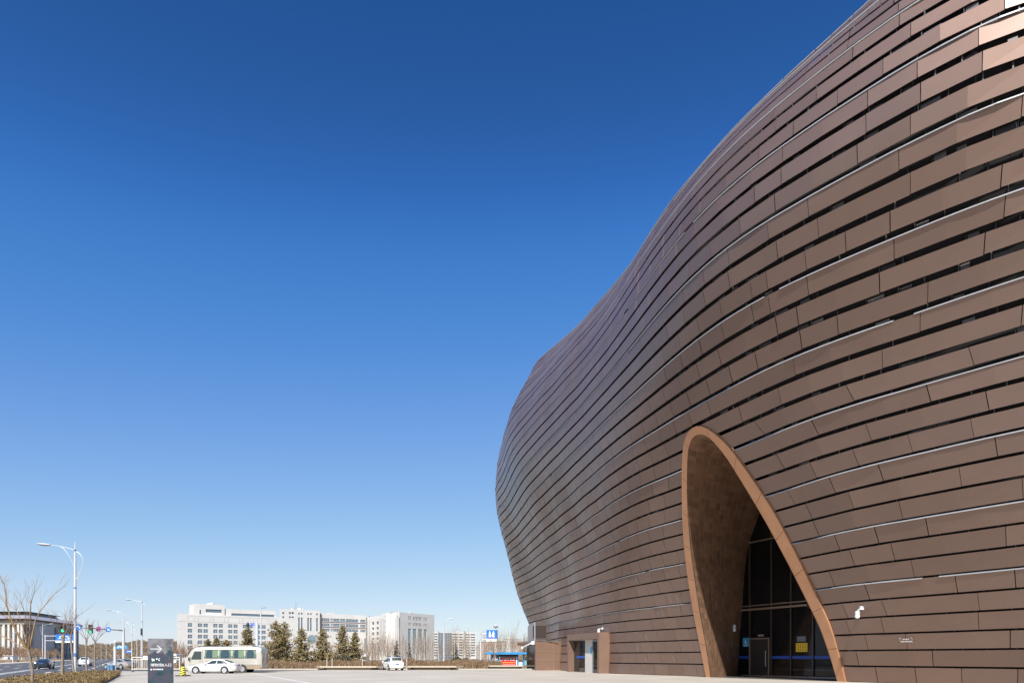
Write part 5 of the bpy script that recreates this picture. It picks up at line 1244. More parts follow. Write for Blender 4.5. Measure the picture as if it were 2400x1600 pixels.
# planted bed with low dry shrubs
mb=MB(); bed=[(-20.3,24),(-16.0,24),(-25.4,42.7),(-35.6,62.0),(-36.6,62.0),(-36.0,58.7),(-31.5,44.4)]
mb.zprism(bed,0,.12); struct('planted_bed',mb,M['earth'])
def inpoly(x,y,P):
    c=False; j=len(P)-1
    for i in range(len(P)):
        if (P[i][1]>y)!=(P[j][1]>y) and x<(P[j][0]-P[i][0])*(y-P[i][1])/(P[j][1]-P[i][1])+P[i][0]: c=not c
        j=i
    return c
mb=MB(); rg=random.Random(5)
def tuft(mb,x,y,z0,h,w,rg,k=7):
    for _ in range(k):
        a=rg.uniform(0,6.28); l=rg.uniform(0,w); bx,by=x+math.cos(a)*l*.4,y+math.sin(a)*l*.4; tx,ty=x+math.cos(a)*l,y+math.sin(a)*l; z1=z0+h*rg.uniform(.5,1)
        s=rg.uniform(.012,.03); p=(-math.sin(a)*s,math.cos(a)*s)
        mb.add([(bx-p[0],by-p[1],z0),(bx+p[0],by+p[1],z0),(tx,ty,z1)],[(0,1,2)])
        for _ in range(2):
            f=rg.uniform(.45,1); cx,cy,cz=bx+(tx-bx)*f,by+(ty-by)*f,z0+(z1-z0)*f; q=Vector((rg.uniform(-1,1),rg.uniform(-1,1),rg.uniform(-.5,1))).normalized()*rg.uniform(.05,.10); r2=q.cross(Vector((rg.uniform(-1,1),rg.uniform(-1,1),rg.uniform(-1,1)))).normalized()*.03
            mb.add([(cx-r2.x,cy-r2.y,cz-r2.z),(cx+q.x,cy+q.y,cz+q.z),(cx+r2.x,cy+r2.y,cz+r2.z)],[(0,1,2)])
c=0
while c<3600:
    x,y=rg.uniform(-37,-16),rg.uniform(24,62)
    if inpoly(x,y,bed): tuft(mb,x,y,.1,rg.uniform(.35,.55)*(1.0 if y<58 else .7),.28,rg); c+=1
o=mb.build('low_shrubs',M['shrub']); o['kind']='stuff'; o['label']='low dry brown shrubs filling the planted bed beside the road'; o['category']='shrubs'
# hedge strips behind the plaza
mb=MB(); rg=random.Random(6)
def hedge(x0,x1,y0,y1,h,nn):
    for _ in range(nn):
        x=rg.uniform(x0,x1); y=rg.uniform(y0,y1); hh=h*rg.uniform(.55,1.05)*(1+.15*math.sin(x*.7))
        for q in range(3):
            w=rg.uniform(.015,.05); dx,dy=rg.uniform(-.3,.3),rg.uniform(-.3,.3); mb.add([(x-w,y,0.0),(x+w,y,0.0),(x+dx,y+dy,hh)],[(0,1,2)])
        s=rg.uniform(.08,.2); z=hh*rg.uniform(.3,.95); mb.add([(x-s,y-.05,z),(x+s*.6,y+.1,z-s*.5),(x+s*.2,y,z+s)],[(0,1,2)])
hedge(-33.5,-5,94,97.5,1.15,5200); hedge(-5.2,-3.4,95,97.5,1.0,500); hedge(-4,12,127.5,131,1.1,2600); hedge(-50,-33,93.5,96,1.0,2200); hedge(-24,-1.5,100,103,1.3,2600)
o=mb.build('hedge',M['hedge']); o['kind']='stuff'; o['label']='dry brown clipped hedge running behind the stone benches'; o['category']='hedge'
# ---- conifers
def conifer_mesh(seed,H,Rr,lay,per,droop,dens,size,bare=.12,shape=1.0):
    rg=random.Random(seed); m=MB(); tr=MB(); tr.tube([(0,0,0),(0,0,H*.5),(0,0,H*.97)],[H*.022,H*.014,.02],7)
    for k in range(lay):
        f=k/(lay-1); z=H*(bare+(1-bare)*f); L=Rr*(1-f)**shape*(.75+.35*rg.random())+.10*Rr*(1-f)+.05
        for q in range(per if f<.85 else per-2):
            a=rg.uniform(0,6.283); l=L*rg.uniform(.55,1.12); e=Vector((math.cos(a)*l,math.sin(a)*l,z-l*droop*rg.uniform(.4,1.4)+l*.25)); b=Vector((0,0,z))
            tr.tube([b,e],[.03*(1-f)+.012,.006],3,cap=False)
            for _ in range(max(3,int(dens*(l+.25)))):
                g=rg.uniform(.22,1.05); c=b.lerp(e,g)+Vector((rg.gauss(0,.11),rg.gauss(0,.11),rg.gauss(0,.10)))*(Rr*.35+.25)
                s=size*rg.uniform(.6,1.4); n1=Vector((rg.uniform(-1,1),rg.uniform(-1,1),rg.uniform(-.2,1.2))).normalized()*s; n2=n1.cross(Vector((rg.uniform(-1,1),rg.uniform(-1,1),rg.uniform(-1,1)))).normalized()*s*.42
                m.add([tuple(c-n2),tuple(c+n1),tuple(c+n2),tuple(c-n1*.5)],[(0,1,2,3)])
    return m,tr
def conifer(label,u,Y,vt,wpx,seed,matname='needle',kind='pine',group='pines behind the hedge',**k):
    H=az(vt,Y); Rr=wpx/2/1600*Y*(1.22 if kind=='pine' else 1.1)
    t=thing('pine_tree' if kind=='pine' else 'spruce_tree',label,'tree',(ax(u,Y),Y,0),0,group)
    m,tr=conifer_mesh(seed,H,Rr,**k); tr.build('trunk',M['bark'],t); m.build('crown',M[matname],t)
PK=dict(lay=18,per=11,droop=.02,dens=17,size=.15,shape=.50)
conifer('dense olive pine standing directly behind the beige bus',581,104,1472,44,21,**PK)
conifer('broad olive pine, left half of the twin pines right of the bus',648,103,1457,56,22,**PK)
conifer('olive pine, right half of the twin pines right of the bus',667,108,1459,46,23,**PK)
conifer('olive pine in front of the round teal window',707,104,1473,48,24,**PK)
conifer('short olive pine right of the round teal window',757,106,1476,46,25,**PK)
conifer('tall olive pine above the larger dark round bush',803,108,1468,42,26,**PK)
conifer('narrow olive pine, last on the right of the pine row',833,110,1482,32,27,**PK)
conifer('small olive pine behind the front half of the bus',488,112,1499,34,28,**PK)
conifer('small olive pine behind the middle of the bus',508,113,1495,30,29,**PK)
conifer('small sparse olive pine behind the bus curtains',530,114,1500,34,30,**PK)
SK=dict(lay=22,per=6,droop=.35,dens=10,size=.12,shape=.95,bare=.05)
conifer('thin brownish spruce above the white sport utility car',930,112,1502,28,31,'needle_dark','spruce','spruces behind the hedge',**SK)
conifer('thin brownish spruce right of the white sport utility car',959,112,1508,24,32,'needle_dark','spruce','spruces behind the hedge',**SK)
conifer('dark spruce in front of the blue and white tower',1067,118,1503,30,33,'needle_dark','spruce','spruces behind the hedge',**SK)
conifer('ragged yellowish spruce above the bus shelter roof',1228,150,1514,30,34,'needle','spruce','spruces behind the hedge',**SK)
def bush(label,u,Y,w,h,seed,mn):
    rg=random.Random(seed); t=thing('round_bush',label,'bush',(ax(u,Y),Y,0),0,'round evergreen bushes'); m=MB(); tr=MB()
    R_=w/2/1600*Y; 
    for k in range(5): a=k*1.25; tr.tube([(0,0,0),(math.cos(a)*R_*.5,math.sin(a)*R_*.5,h*.6)],[.05,.02],4)
    tr.build('stems',M['bark'],t)
    for _ in range(1500):
        d=Vector((rg.gauss(0,1),rg.gauss(0,1),rg.gauss(0,1))).normalized()*rg.uniform(.55,1.03)**.5; c=Vector((d.x*R_*(1+.12*math.sin(d.z*7+seed)),d.y*R_,h*.5+d.z*h*.5*(1+.1*math.sin(d.x*6))))
        s=rg.uniform(.08,.2); n1=(d+Vector((rg.uniform(-.9,.9),rg.uniform(-.9,.9),rg.uniform(-.9,.9)))).normalized()*s; n2=n1.cross(Vector((rg.uniform(-1,1),rg.uniform(-1,1),rg.uniform(-1,1)))).normalized()*s*.4
        m.add([tuple(c-n2),tuple(c+n1),tuple(c+n2)],[(0,1,2)])
    m.build('foliage',M[mn],t)
bush('large dark round bush below the tall olive pine',804,100,44,1.75,41,'needle_dark')
bush('dark round bush left of the yellow lorry',742,106,40,1.5,42,'needle_dark')
bush('dark green round bush at the foot of the dark spruce',1072,108,26,1.7,43,'needle_dark')
bush('smaller dark green round bush right of the dark spruce',1091,108,18,1.5,44,'needle_dark')
bush('low dark bush behind the rear wheel of the bus',618,100,26,1.2,45,'hedge')
# ---- bare trees in the wood behind the hedge
def bare_mesh(seed,H,mn,low=.22,spread=.42,depth=3):
    rg=random.Random(seed); m=MB(); tr=MB(); tips=[]
    top=Vector((rg.uniform(-.2,.2),rg.uniform(-.2,.2),H*.72)); tr.tube([(0,0,0),(0,0,H*.12),tuple(top*.5),tuple(top)],[.075,.065,.05,.02],5,cap=False)
    for k in range(11):
        f=low+(1-low)*k/11; b=top*f; a=rg.uniform(0,6.28)
        grow(m,tips,b,(math.cos(a)*spread*1.4,math.sin(a)*spread*1.4,1),H*(.34*(1.15-f)+.1),.024*(1.2-f),depth-1 if k%2 else depth-2,rg,spread,.35,3)
    return m,tr,tips
protos=[]
for s,(H,mn,sp) in enumerate(((6.5,'twig',.38),(7.2,'twig',.30),(5.6,'twig_red',.5),(6.2,'twig_dark',.42))):
    t=thing('bare_tree','slender leafless tree in the thin wood behind the hedge and benches','tree',(0,0,-50),0,'leafless trees behind the hedge')
    m,tr,tips=bare_mesh(60+s,H,mn,.2,sp); tr.build('trunk',M['bark_lime'] if s==1 else M['bark'],t); m.build('crown',M[mn],t); protos.append(t)
rg=random.Random(9); used=set()
spots=[]
for k in range(150):
    Y=rg.uniform(116,165); u=rg.uniform(838,1250); spots.append((u,Y))
for k in range(46):
    Y=rg.uniform(112,150); u=rg.uniform(420,840); spots.append((u,Y))
for k,(u,Y) in enumerate(spots):
    p=protos[k%4]; sc_=rg.uniform(.68,1.12)*(1.0 if u>838 else .8); loc=(ax(u,Y),Y,0)
    if loc[0]>.5 and math.hypot(loc[0]-MC[0],loc[1]-MC[1])<rad(math.degrees(math.atan2(loc[1]-MC[1],loc[0]-MC[0])),4)+5: continue
    if k%4 not in used: used.add(k%4); p.location=loc; p.rotation_euler=(0,0,rg.uniform(0,6)); p.scale=(sc_,)*3
    else: dup(p,loc,rg.uniform(0,6),scale=(sc_*rg.uniform(.9,1.1),sc_,sc_))
# saplings right in front of the hedge
for u,Y,lab,s in ((766,93,'pale forked sapling in front of the hedge, left of the larger dark round bush',2.9),(778,93.5,'pale forked sapling touching the larger dark round bush',2.8),(849,94,'thin pale sapling left of the white sport utility car',2.6),(953,93,'thin pale sapling right of the white sport utility car',2.8),(1101,95,'thin pale sapling left of the figure sign mast',3.0)):
    t=thing('sapling',lab,'tree',(ax(u,Y),Y,0),0,'young trees along the hedge'); rg2=random.Random(int(u)); m=MB(); tr=MB(); tips=[]
    tr.tube([(0,0,0),(.03,0,s*.55)],[.05,.04],6); tr.build('trunk',M['bark_lime'],t)
    for k in range(5): a=k*1.3; grow(m,tips,(.03,0,s*.55),(math.cos(a)*.5,math.sin(a)*.5,1),s*.34,.025,2,rg2,.5,.2,4)
    m.build('crown',M['twig'],t)
# ---- dense leafless wood across the road and on the hill: one mass
mb=MB(); rg=random.Random(10)
def tuftree(x,y,z0,H,W):
    tw=.09; mb.cur=1; mb.add([(x-tw,y,z0),(x+tw,y,z0),(x+tw*.6,y,z0+H*.4),(x-tw*.6,y,z0+H*.4)],[(0,1,2,3)]); mb.add([(x,y-tw,z0),(x,y+tw,z0),(x,y+tw*.6,z0+H*.4),(x,y-tw*.6,z0+H*.4)],[(0,1,2,3)]); mb.cur=0
    for _ in range(34):
        a=rg.uniform(0,6.28); b=rg.uniform(.22,.5)*H; l=rg.uniform(.2,1)*W; e=(x+math.cos(a)*l,y+math.sin(a)*l,z0+min(H,b+rg.uniform(.25,.6)*H)); w=rg.uniform(.03,.07)*H/6
        mb.add([(x-w,y,z0+b),(x+w,y,z0+b),e],[(0,1,2)])
        f=rg.uniform(.3,.8); mx_=(x+(e[0]-x)*f,y+(e[1]-y)*f,z0+b+(e[2]-z0-b)*f); mb.add([(mx_[0],mx_[1]-w,mx_[2]),(mx_[0],mx_[1]+w,mx_[2]),(mx_[0]+rg.uniform(-1,1)*W*.4,mx_[1]+rg.uniform(-1,1)*W*.4,mx_[2]+rg.uniform(.1,.3)*H)],[(0,1,2)])
for k in range(520):
    y=rg.uniform(150,520); o=rg.uniform(-12,-60); p=rd(y,o); tuftree(p[0],p[1],0,rg.uniform(4.5,6.5)*(1 if y<300 else 1.3),rg.uniform(1.4,2.2))
for k in range(160):
    y=rg.uniform(190,520); p=(-.57*(y-150)-84.4+rg.uniform(6,50)+y*.02,y); tuftree(p[0],p[1],0,rg.uniform(4.5,7),rg.uniform(1.4,2.2))
o=mb.build('leafless_wood',[M['twig_red'],M['bark_lime']]); o['kind']='stuff'; o['label']='wood of leafless trees with whitewashed trunks lining the road'; o['category']='wood'
# verge hedge across the road
mb=MB()
for k in range(3600):
    y=rg.uniform(140,420); p=rd(y,rg.uniform(-9,-12)); h=rg.uniform(.4,1.1); mb.add([(p[0]-.12,p[1],.0),(p[0]+.12,p[1],0),(p[0]+rg.uniform(-.3,.3),p[1],h)],[(0,1,2)])
o=mb.build('road_hedge',M['hedge']); o['kind']='stuff'; o['label']='brown low hedge along the far pavement of the road'; o['category']='hedge'
# low hill at the end of the road
mb=MB(); NXh=40; vs=[]
for a in range(NXh+1):
    for b in range(7):
        u=120+330*a/NXh; Yh=760+b*45; f=math.sin(math.pi*b/12); hh=(az(1513-9*math.exp(-((u-330)/70)**2)-6*math.exp(-((u-400)/40)**2)+2*math.sin(u*.13),Yh))*f; vs.append((ax(u,Yh),Yh,max(hh,-1)))
mb.add(vs,[(a*7+b,a*7+b+1,a*7+b+8,a*7+b+7) for a in range(NXh) for b in range(6)]); struct('hill',mb,mat('hill_soil',(.22,.15,.095),.95,var=.3,scale=.03))
mb=MB()
for k in range(2600):
    u=rg.uniform(125,445); b=rg.uniform(0,6); Yh=760+b*45; f=math.sin(math.pi*b/12); z=max(az(1513-9*math.exp(-((u-330)/70)**2)-6*math.exp(-((u-400)/40)**2)+2*math.sin(u*.13),Yh)*f,0); x=ax(u,Yh); H=rg.uniform(2,4.5)
    mb.cur=1 if rg.random()<.3 else 0
    for q in range(7):
        a=rg.uniform(0,6.28); l=rg.uniform(.5,2.6); mb.add([(x-.35,Yh,z-.3),(x+.35,Yh,z-.3),(x+math.cos(a)*l,Yh+math.sin(a)*l,z+H*rg.uniform(.4,1))],[(0,1,2)])
o=mb.build('hill_wood',[M['twig_hill'],M['needle_dark']]); o['kind']='stuff'; o['label']='brown and dark green trees covering the low hill'; o['category']='wood'

# ------------------------------------------------------------------ distant buildings
class Face:
    """a facade standing on the line p0..p1 (photo column -> place by inverse depth), with openings left between solid bands"""
    def __init__(s,u0,Y0,u1,Y1):
        s.p=Vector((ax(u0,Y0),Y0,0)); q=Vector((ax(u1,Y1),Y1,0)); s.d=(q-s.p); s.L=s.d.length; s.d.normalize(); s.n=Vector((s.d.y,-s.d.x,0)); s.u0,s.Y0,s.u1,s.Y1=u0,Y0,u1,Y1
    def Y(s,u): 
        f=(u-s.u0)/(s.u1-s.u0); return 1/((1-f)/s.Y0+f/s.Y1)
    def a(s,u): 
        Y=s.Y(u); return (Vector((ax(u,Y),Y,0))-s.p).dot(s.d)
    def z(s,u,v): return az(v,s.Y(u))
    def box(s,mb,a0,a1,z0,z1,o0,o1):
        P=[s.p+s.d*a+s.n*o+Vector((0,0,z)) for z in (z0,z1) for a,o in ((a0,o1),(a1,o1),(a1,o0),(a0,o0))]
        mb.add([tuple(q) for q in P],[(0,3,2,1),(4,5,6,7),(0,1,5,4),(1,2,6,5),(2,3,7,6),(3,0,4,7)])
    def skin(s,mb,a0,a1,z0,z1,cols,rows,th=.5):
        zs=z0
        for (ra,rb) in sorted(rows):
            if ra>zs: s.box(mb,a0,a1,zs,ra,-th,0)
            x=a0
            for (ca,cb) in sorted(cols):
                if ca>x: s.box(mb,x,ca,ra,rb,-th,-.004)
                x=cb
            if x<a1: s.box(mb,x,a1,ra,rb,-th,-.004)
            zs=rb
        if z1>zs: s.box(mb,a0,a1,zs,z1,-th,0)
def windows(t,F,off,cols,rows,m,th=.5,frame=True,name='window',div=1):
    for (ra,rb) in rows:
        for (ca,cb) in cols:
            mb=MB(); F.box(mb,ca-.02,cb+.02,ra-.02,rb+.02,-th-.02,-th*.75); w=mb.build(name,m,t,off)
            if frame:
                mb=MB(); 
                for k in range(1,div+1): q=ca+(cb-ca)*k/(div+1); F.box(mb,q-.07,q+.07,ra,rb,-th*.75,-th*.75+.06)
                F.box(mb,ca,cb,ra+(rb-ra)*.62,ra+(rb-ra)*.62+.12,-th*.75,-th*.75+.05); f=mb.build('frame',M['facade_white'],w)
                f.location=(-off[0],-off[1],-off[2])
W=M['facade_white']
def core(mb,F,a0,a1,z0,z1,o,dep):      # solid body behind a facade, its ends running along the line of sight
    p=F.p+F.d*a0+F.n*o; q=F.p+F.d*a1+F.n*o; c=(p+q)/2; w=Vector((c.x,c.y,0)).normalized()*dep
    mb.zprism([(k.x,k.y) for k in (p,q,q+w,p+w)],z0,z1)
# left office block with the tower
F=Face(416,440,748,499); off=tuple(F.p)
t=thing('office_building','long white office block with square windows and a tower with a round teal window','building',off)
A=F.a; top=F.z(416,1437)
cols=[(A(400+a/7.84),A(400+b/7.84)) for a,b in ((315,398),(500,583),(605,686),(785,862),(886,962),(1060,1135),(1158,1232),(1327,1400),(1424,1500),(1575,1645),(1678,1748),(1838,1905),(1990,2060),(2165,2235))]
rows=[(3+3.73*k,5.35+3.73*k) for k in range(6)]
aT=A(655)
m=MB(); F.skin(m,0,aT,0,top,cols,rows); core(m,F,.3,aT-.3,0,top-.02,-.9,18); F.box(m,0,aT-.2,.3,top-.05,-.899,-.52); wl=m.build('wall',W,t,off)
windows(t,F,off,cols,rows,M['win_blue'])
m=MB()
F.box(m,0,aT,24.95,25.1,0,.05)
for u0,u1 in ((440,452.5),(454.5,463),(464,490),(491.5,499),(500,524),(526,534),(535,560),(561,568),(569,592),(593,602),(603,628),(629,636),(637,652)): F.box(m,A(u0),A(u0)+.18,25.1,28.6,0,.04); F.box(m,A(u0)+.18,A(u1),28.6,28.75,0,.04)
m.build('panel_line',M['facade_line'],t,off)
# penthouse blocks
def pent(u0,u1,v,o0,o1,name='penthouse',strip=None,m_=None):
    a0,a1=A(u0),A(u1); zt=F.z((u0+u1)/2,v); mb=MB()
    if strip:
        su0,su1,sv0,sv1=strip; s0,s1=A(su0),A(su1); zb=F.z((su0+su1)/2,sv1); zc=F.z((su0+su1)/2,sv0)
        P=F.p; F.p=P+F.n*o1; F.skin(mb,a0,a1,top,zt,[(s0,s1)],[(zb,zc)],.5); F.box(mb,a0+.1,a1-.1,top,zt-.03,o0-o1,-.9); 
        b=mb.build(name,W,t,off)
        mb=MB(); F.box(mb,s0,s1,zb,zc,-.7,-.45); w=mb.build('strip_window',m_ or M['win_blue'],b); w.location=(-off[0],-off[1],-off[2]); F.p=P
    else: F.box(mb,a0,a1,top,zt,o0,o1); b=mb.build(name,W,t,off)
    return b
pent(455.5,527.5,1415.5,-14,-.8,strip=(483,520.5,1427.2,1434.5),m_=M['win_blue'])
pent(527.8,648,1428,-14,-1.6,strip=(544,645,1437.8,1443.2))
m=MB(); F.box(m,A(483),A(520),F.z(500,1440),F.z(500,1435.4),-.82,-.7); m.build('white_sill',M['sign_white'],t,off)
m=MB(); F.box(m,A(468.5),A(471.5),F.z(470,1438),F.z(470,1428),-.85,-.72); m.build('slit_window',M['win_dark'],t,off)
m=MB()
for u,v,w_ in ((497,1412.5,5),(500.5,1411,3)): p=F.p+F.d*A(u)+F.n*-4; m.lathe([(w_*.55,F.z(u,1416)),(w_*.5,F.z(u,v+1)),(.4,F.z(u,v-.5))],10,(p.x,p.y,0))
m.build('roof_dome',W,t,off)
# tower
aE=A(748); zt=F.z(700,1428.6); P=F.p; F.p=P+F.n*1.4
tc=[(A(u0),A(u1)) for u0,u1 in ((697.4,701.4),(703.8,707.8),(718.7,722.9),(725.1,729),(739.5,743.6))]
m=MB(); lc=[(A(660),A(664)),(A(675.5),A(680)),(A(682),A(686.5))]+tc
zr=[(F.z(720,1478),F.z(720,1447)),(F.z(720,1440.6),F.z(720,1436))]
F.skin(m,aT,aE,0,zt,tc,zr,.6); core(m,F,aT+.1,aE-.1,0,zt-.05,-1.1,18); tw=m.build('tower',W,t,off)
windows(t,F,off,tc,[zr[0]],M['win_blue'],.6,True,'tall_window',0); windows(t,F,off,tc,[zr[1]],M['win_teal'],.6,False,'small_window')
m=MB()
for u0,u1 in ((660,664),(675.5,680),(682,686.5)):
    for v0,v1 in ((1433.5,1438),(1443.5,1447.2)): F.box(m,A(u0),A(u1),F.z(u0,v1),F.z(u0,v0),-.05,.03)
m.build('small_windows',M['win_dark'],t,off)
c=F.p+F.d*A(729)+Vector((0,0,F.z(729,1497.5))); r=9.3/1600*F.Y(729)
m=MB(); K=28
ri=[c+F.d*(r*math.cos(2*math.pi*k/K))+Vector((0,0,r*math.sin(2*math.pi*k/K)))+F.n*.15 for k in range(K)]; ro=[c+F.d*(1.18*r*math.cos(2*math.pi*k/K))+Vector((0,0,1.18*r*math.sin(2*math.pi*k/K)))+F.n*.12 for k in range(K)]
m.add([tuple(q) for q in ri],[tuple(range(K))]); rw=m.build('round_window',M['win_teal'],t,off)
m=MB(); m.add([tuple(q) for q in ro],[tuple(range(K))]); 
for k in range(1,4): F.box(m,A(729)-r+2*r*k/4-.08,A(729)-r+2*r*k/4+.08,c.z-r*.75,c.z+r*.75,.15,.2)
f=m.build('frame',M['facade_line'],rw); f.location=(-off[0],-off[1],-off[2])
m=MB(); p=F.p+F.d*A(699)+F.n*-6; zz0=F.z(699,1428); m.tube([(p.x,p.y,zz0),(p.x,p.y,F.z(699,1409))],[.25,.12],6)
for v in (1411.5,1418,1424): m.tube([(p.x-.9,p.y,F.z(699,v)),(p.x+.9,p.y,F.z(699,v))],.12,5)
m.build('antenna_mast',M['grey_metal'],t,off)
m=MB()
for u,w_ in ((691,.5),(706,1.4),(715,.4),(688,.4)): p=F.p+F.d*A(u)+F.n*-5; m.cbox((p.x,p.y,F.z(u,1427)+.3),(w_*2,1,1.6),.2)
m.build('roof_unit',M['stone_pale'],t,off)
F.p=P
# middle block with ribbon windows
F=Face(748,499,858,523); off=tuple(F.p); A=F.a; t=thing('office_building','white office block with three rows of ribbon windows and dark lines, between tower and wing','building',off)
zt=F.z(790,1438.5); cols=[(A(640+a/7.84),A(640+b/7.84)) for a,b in ((900,1040),(1058,1100),(1108,1225),(1235,1330),(1340,1565),(1605,1700))]
rows=[(F.z(800,v1),F.z(800,v0)) for v0,v1 in ((1449.5,1456.5),(1461.3,1468),(1473,1479.3))]
m=MB(); F.skin(m,0,F.L,0,zt,cols,rows,.5); core(m,F,.2,F.L-.3,0,zt-.1,-.9,16); m.build('wall',W,t,off)
windows(t,F,off,cols,rows,M['win_blue'],.5,True,'ribbon_window',3)
m=MB()
for v in (1458.2,1469.8): z=F.z(800,v); F.box(m,.3,F.L-.2,z-.28,z+.28,0,.12)
m.build('dark_line',M['brown_line'],t,off)
m=MB(); F.box(m,-.2,1.3,F.z(748,1479.5),F.z(748,1436.5),.02,.9); m.build('dark_joint',M['brown_line'],t,off)
m=MB(); F.box(m,A(854),A(857),F.z(856,1530),F.z(856,1495),0,.1); m.build('stair_window',M['win_blue'],t,off)
m=MB(); F.box(m,A(777),A(783),zt,zt+1.3,-8,-5); F.box(m,A(785),A(790),zt,zt+1.7,-8,-5); m.build('roof_unit',M['stone_pale'],t,off)
# right wing
F=Face(857,526,935,478); off=tuple(F.p); A=F.a; t=thing('office_building','white corner wing of the offices with ribbed side and tall blue front windows','building',off)
zt=F.z(935,1433)
cols=[(A(871.5),A(876.6)),(A(882.2),A(887.3))]; rows=[(F.z(880,v1),F.z(880,v0)) for v0,v1 in ((1456,1462.5),(1469,1474.3),(1480.5,1487.5),(1493.5,1498),(1506,1509.5))]
m=MB(); F.skin(m,0,F.L,0,zt-1.0,cols,rows,.6); core(m,F,.2,F.L-1.4,0,zt-1.2,-1.1,10); F.box(m,A(893),F.L,zt-1.0,zt,-.6,0); wl=m.build('wall',W,t,off)
windows(t,F,off,cols,rows,M['win_dark'],.6,False)
m=MB()
for k in range(22):
    u=858.5+k*3.65
    if 868<u<890: continue
    F.box(m,A(u),A(u)+.5,3,zt-3.5,0,.35)
m.build('ribs',M['facade_line'],t,off)
m=MB()
for u in (865,903,930.5):
    for v in (1445,1457,1470,1482,1494,1506): F.box(m,A(u),A(u)+.9,F.z(u,v),F.z(u,v)+1.0,-.02,.06)
m.build('small_windows',M['win_dark'],t,off)
F2=Face(935,478,1018,511); B=F2.a
def cu(x): return 900+x/6.533
c1=[]
for g0,g1,n in ((370,422,3),(450,583,6),(610,664,3)):
    for k in range(n): s0=g0+(g1-g0)*k/n; s1=s0+(g1-g0)/n*.66; c1.append((B(cu(s0)),B(cu(s1))))
c2=[(B(cu(370)),B(cu(415))),(B(cu(446)),B(cu(496))),(B(cu(527)),B(cu(586))),(B(cu(611)),B(cu(656)))]
r1=[(F2.z(975,v1),F2.z(975,v0)) for v0,v1 in ((1444.6,1453.2),(1459.5,1466))]; r2=[(4.0,F2.z(975,1472.8))]
m=MB(); zt2=F2.z(935,1433.5); F2.skin(m,0,F2.L,r2[0][1]+.6,zt2,c1,r1,.3); F2.skin(m,0,F2.L,0,r2[0][1]+.6,c2,r2,.9); F2.box(m,1.6,F2.L-.2,0,zt2-.2,-14,-1.05); m.build('front_wall',W,t,off)
windows(t,F2,off,c1,r1,M['win_dark'],.3,False,'slit_window')
for (ca,cb) in c2:
    mb=MB(); F2.box(mb,ca,cb,r2[0][0],r2[0][1],-.6,-.35); w=mb.build('tall_window',M['win_teal'],t,off)
    mb=MB()
    for k in range(1,7): z=r2[0][0]+(r2[0][1]-r2[0][0])*k/7; F2.box(mb,ca,cb,z-.1,z+.1,-.35,-.28)
    F2.box(mb,(ca+cb)/2-.07,(ca+cb)/2+.07,r2[0][0],r2[0][1],-.35,-.29); f=mb.build('frame',M['facade_line'],w); f.location=(-off[0],-off[1],-off[2])
m=MB(); F2.box(m,B(975),B(981),zt2,zt2+1,-8,-5); F2.box(m,.5,B(1000),zt2,zt2+.7,-9,-8.5); m.build('roof_unit',M['stone_pale'],t,off)
# blue and white tower block
Y=800; F=Face(1016,Y,1116,Y+25); off=tuple(F.p); A=F.a; t=thing('tower_block','white residential block with ribbon windows and a blue glass centre','building',off)
zt=F.z(1060,1479.5); rows=[(F.z(1040,1484+6.25*k+2.6),F.z(1040,1484+6.25*k)) for k in range(10)]; rows=[r for r in rows if r[0]>1]
cl=[(A(1017.5),A(1025.5))]; cr_=[(A(1060),A(1073)),(A(1076),A(1085)),(A(1090.5),A(1101)),(A(1103),A(1114))]
m=MB(); F.skin(m,0,A(1027),0,zt,cl,rows,.6); F.skin(m,A(1059),F.L,0,zt,cr_,rows,.6); F.box(m,.2,F.L-.2,0,zt-.4,-14,-1.1); m.build('wall',W,t,off)
windows(t,F,off,cl+cr_,rows,M['win_dark'],.6,False,'ribbon_window')
m=MB(); F.box(m,A(1027),A(1059),0,F.z(1040,1482),-1.0,-.1); g_=m.build('blue_glass',M['win_blue'],t,off)
m=MB()
for k in range(12): z=F.z(1040,1482+k*5); F.box(m,A(1027),A(1059),z-.25,z+.1,-.1,.0)
for k in range(7): a=A(1027)+(A(1059)-A(1027))*k/6; F.box(m,a-.15,a+.15,0,F.z(1040,1482),-.1,.02)
f=m.build('frame',M['facade_line'],g_); f.location=(-off[0],-off[1],-off[2])
m=MB(); F.box(m,A(1086.5),A(1089.5),0,zt+1.0,.0,1.2); F.box(m,A(1026),A(1027.4),F.z(1026,1500),zt+1.0,.0,1.0); m.build('grey_fin',M['facade_line'],t,off)
m=MB(); F.box(m,A(1073),A(1078),zt,zt+1.6,-6,-3); m.build('roof_unit',M['stone_pale'],t,off)
# apartment blocks behind the shelter
def flats(label,u0,u1,vt,Y,wm,nc,nr,roof=False):
    F=Face(u0,Y,u1,Y+10); off=tuple(F.p); A=F.a; t=thing('apartment_building',label,'building',off,0,'apartment blocks behind the wood'); zt=F.z((u0+u1)/2,vt)
    cols=[(F.L*(k+.25)/nc,F.L*(k+.75)/nc) for k in range(nc)]; rows=[(1.2+3.1*k,2.9+3.1*k) for k in range(nr) if 2.9+3.1*k<zt-.6]
    m=MB(); F.skin(m,0,F.L,0,zt,cols,rows,.5); F.box(m,.2,F.L-.2,0,zt-.2,-11,-.9); m.build('wall',wm,t,off)
    windows(t,F,off,cols,rows,M['win_dark'],.5,False)
    m=MB(); F.box(m,-.3,F.L+.3,zt,zt+.5,-11.3,.3); 
    if roof: F.box(m,F.L*.2,F.L*.8,zt+.5,zt+2.2,-7,-2)
    m.build('roof',M['stone_pale'],t,off)
flats('peach apartment block left of the museum, behind the lotus lamp',1134,1170,1503.5,720,M['peach'],8,8)
flats('peach and white apartment block between lotus lamp and taller flats',1171,1191,1502,730,M['stone_pale'],5,8)
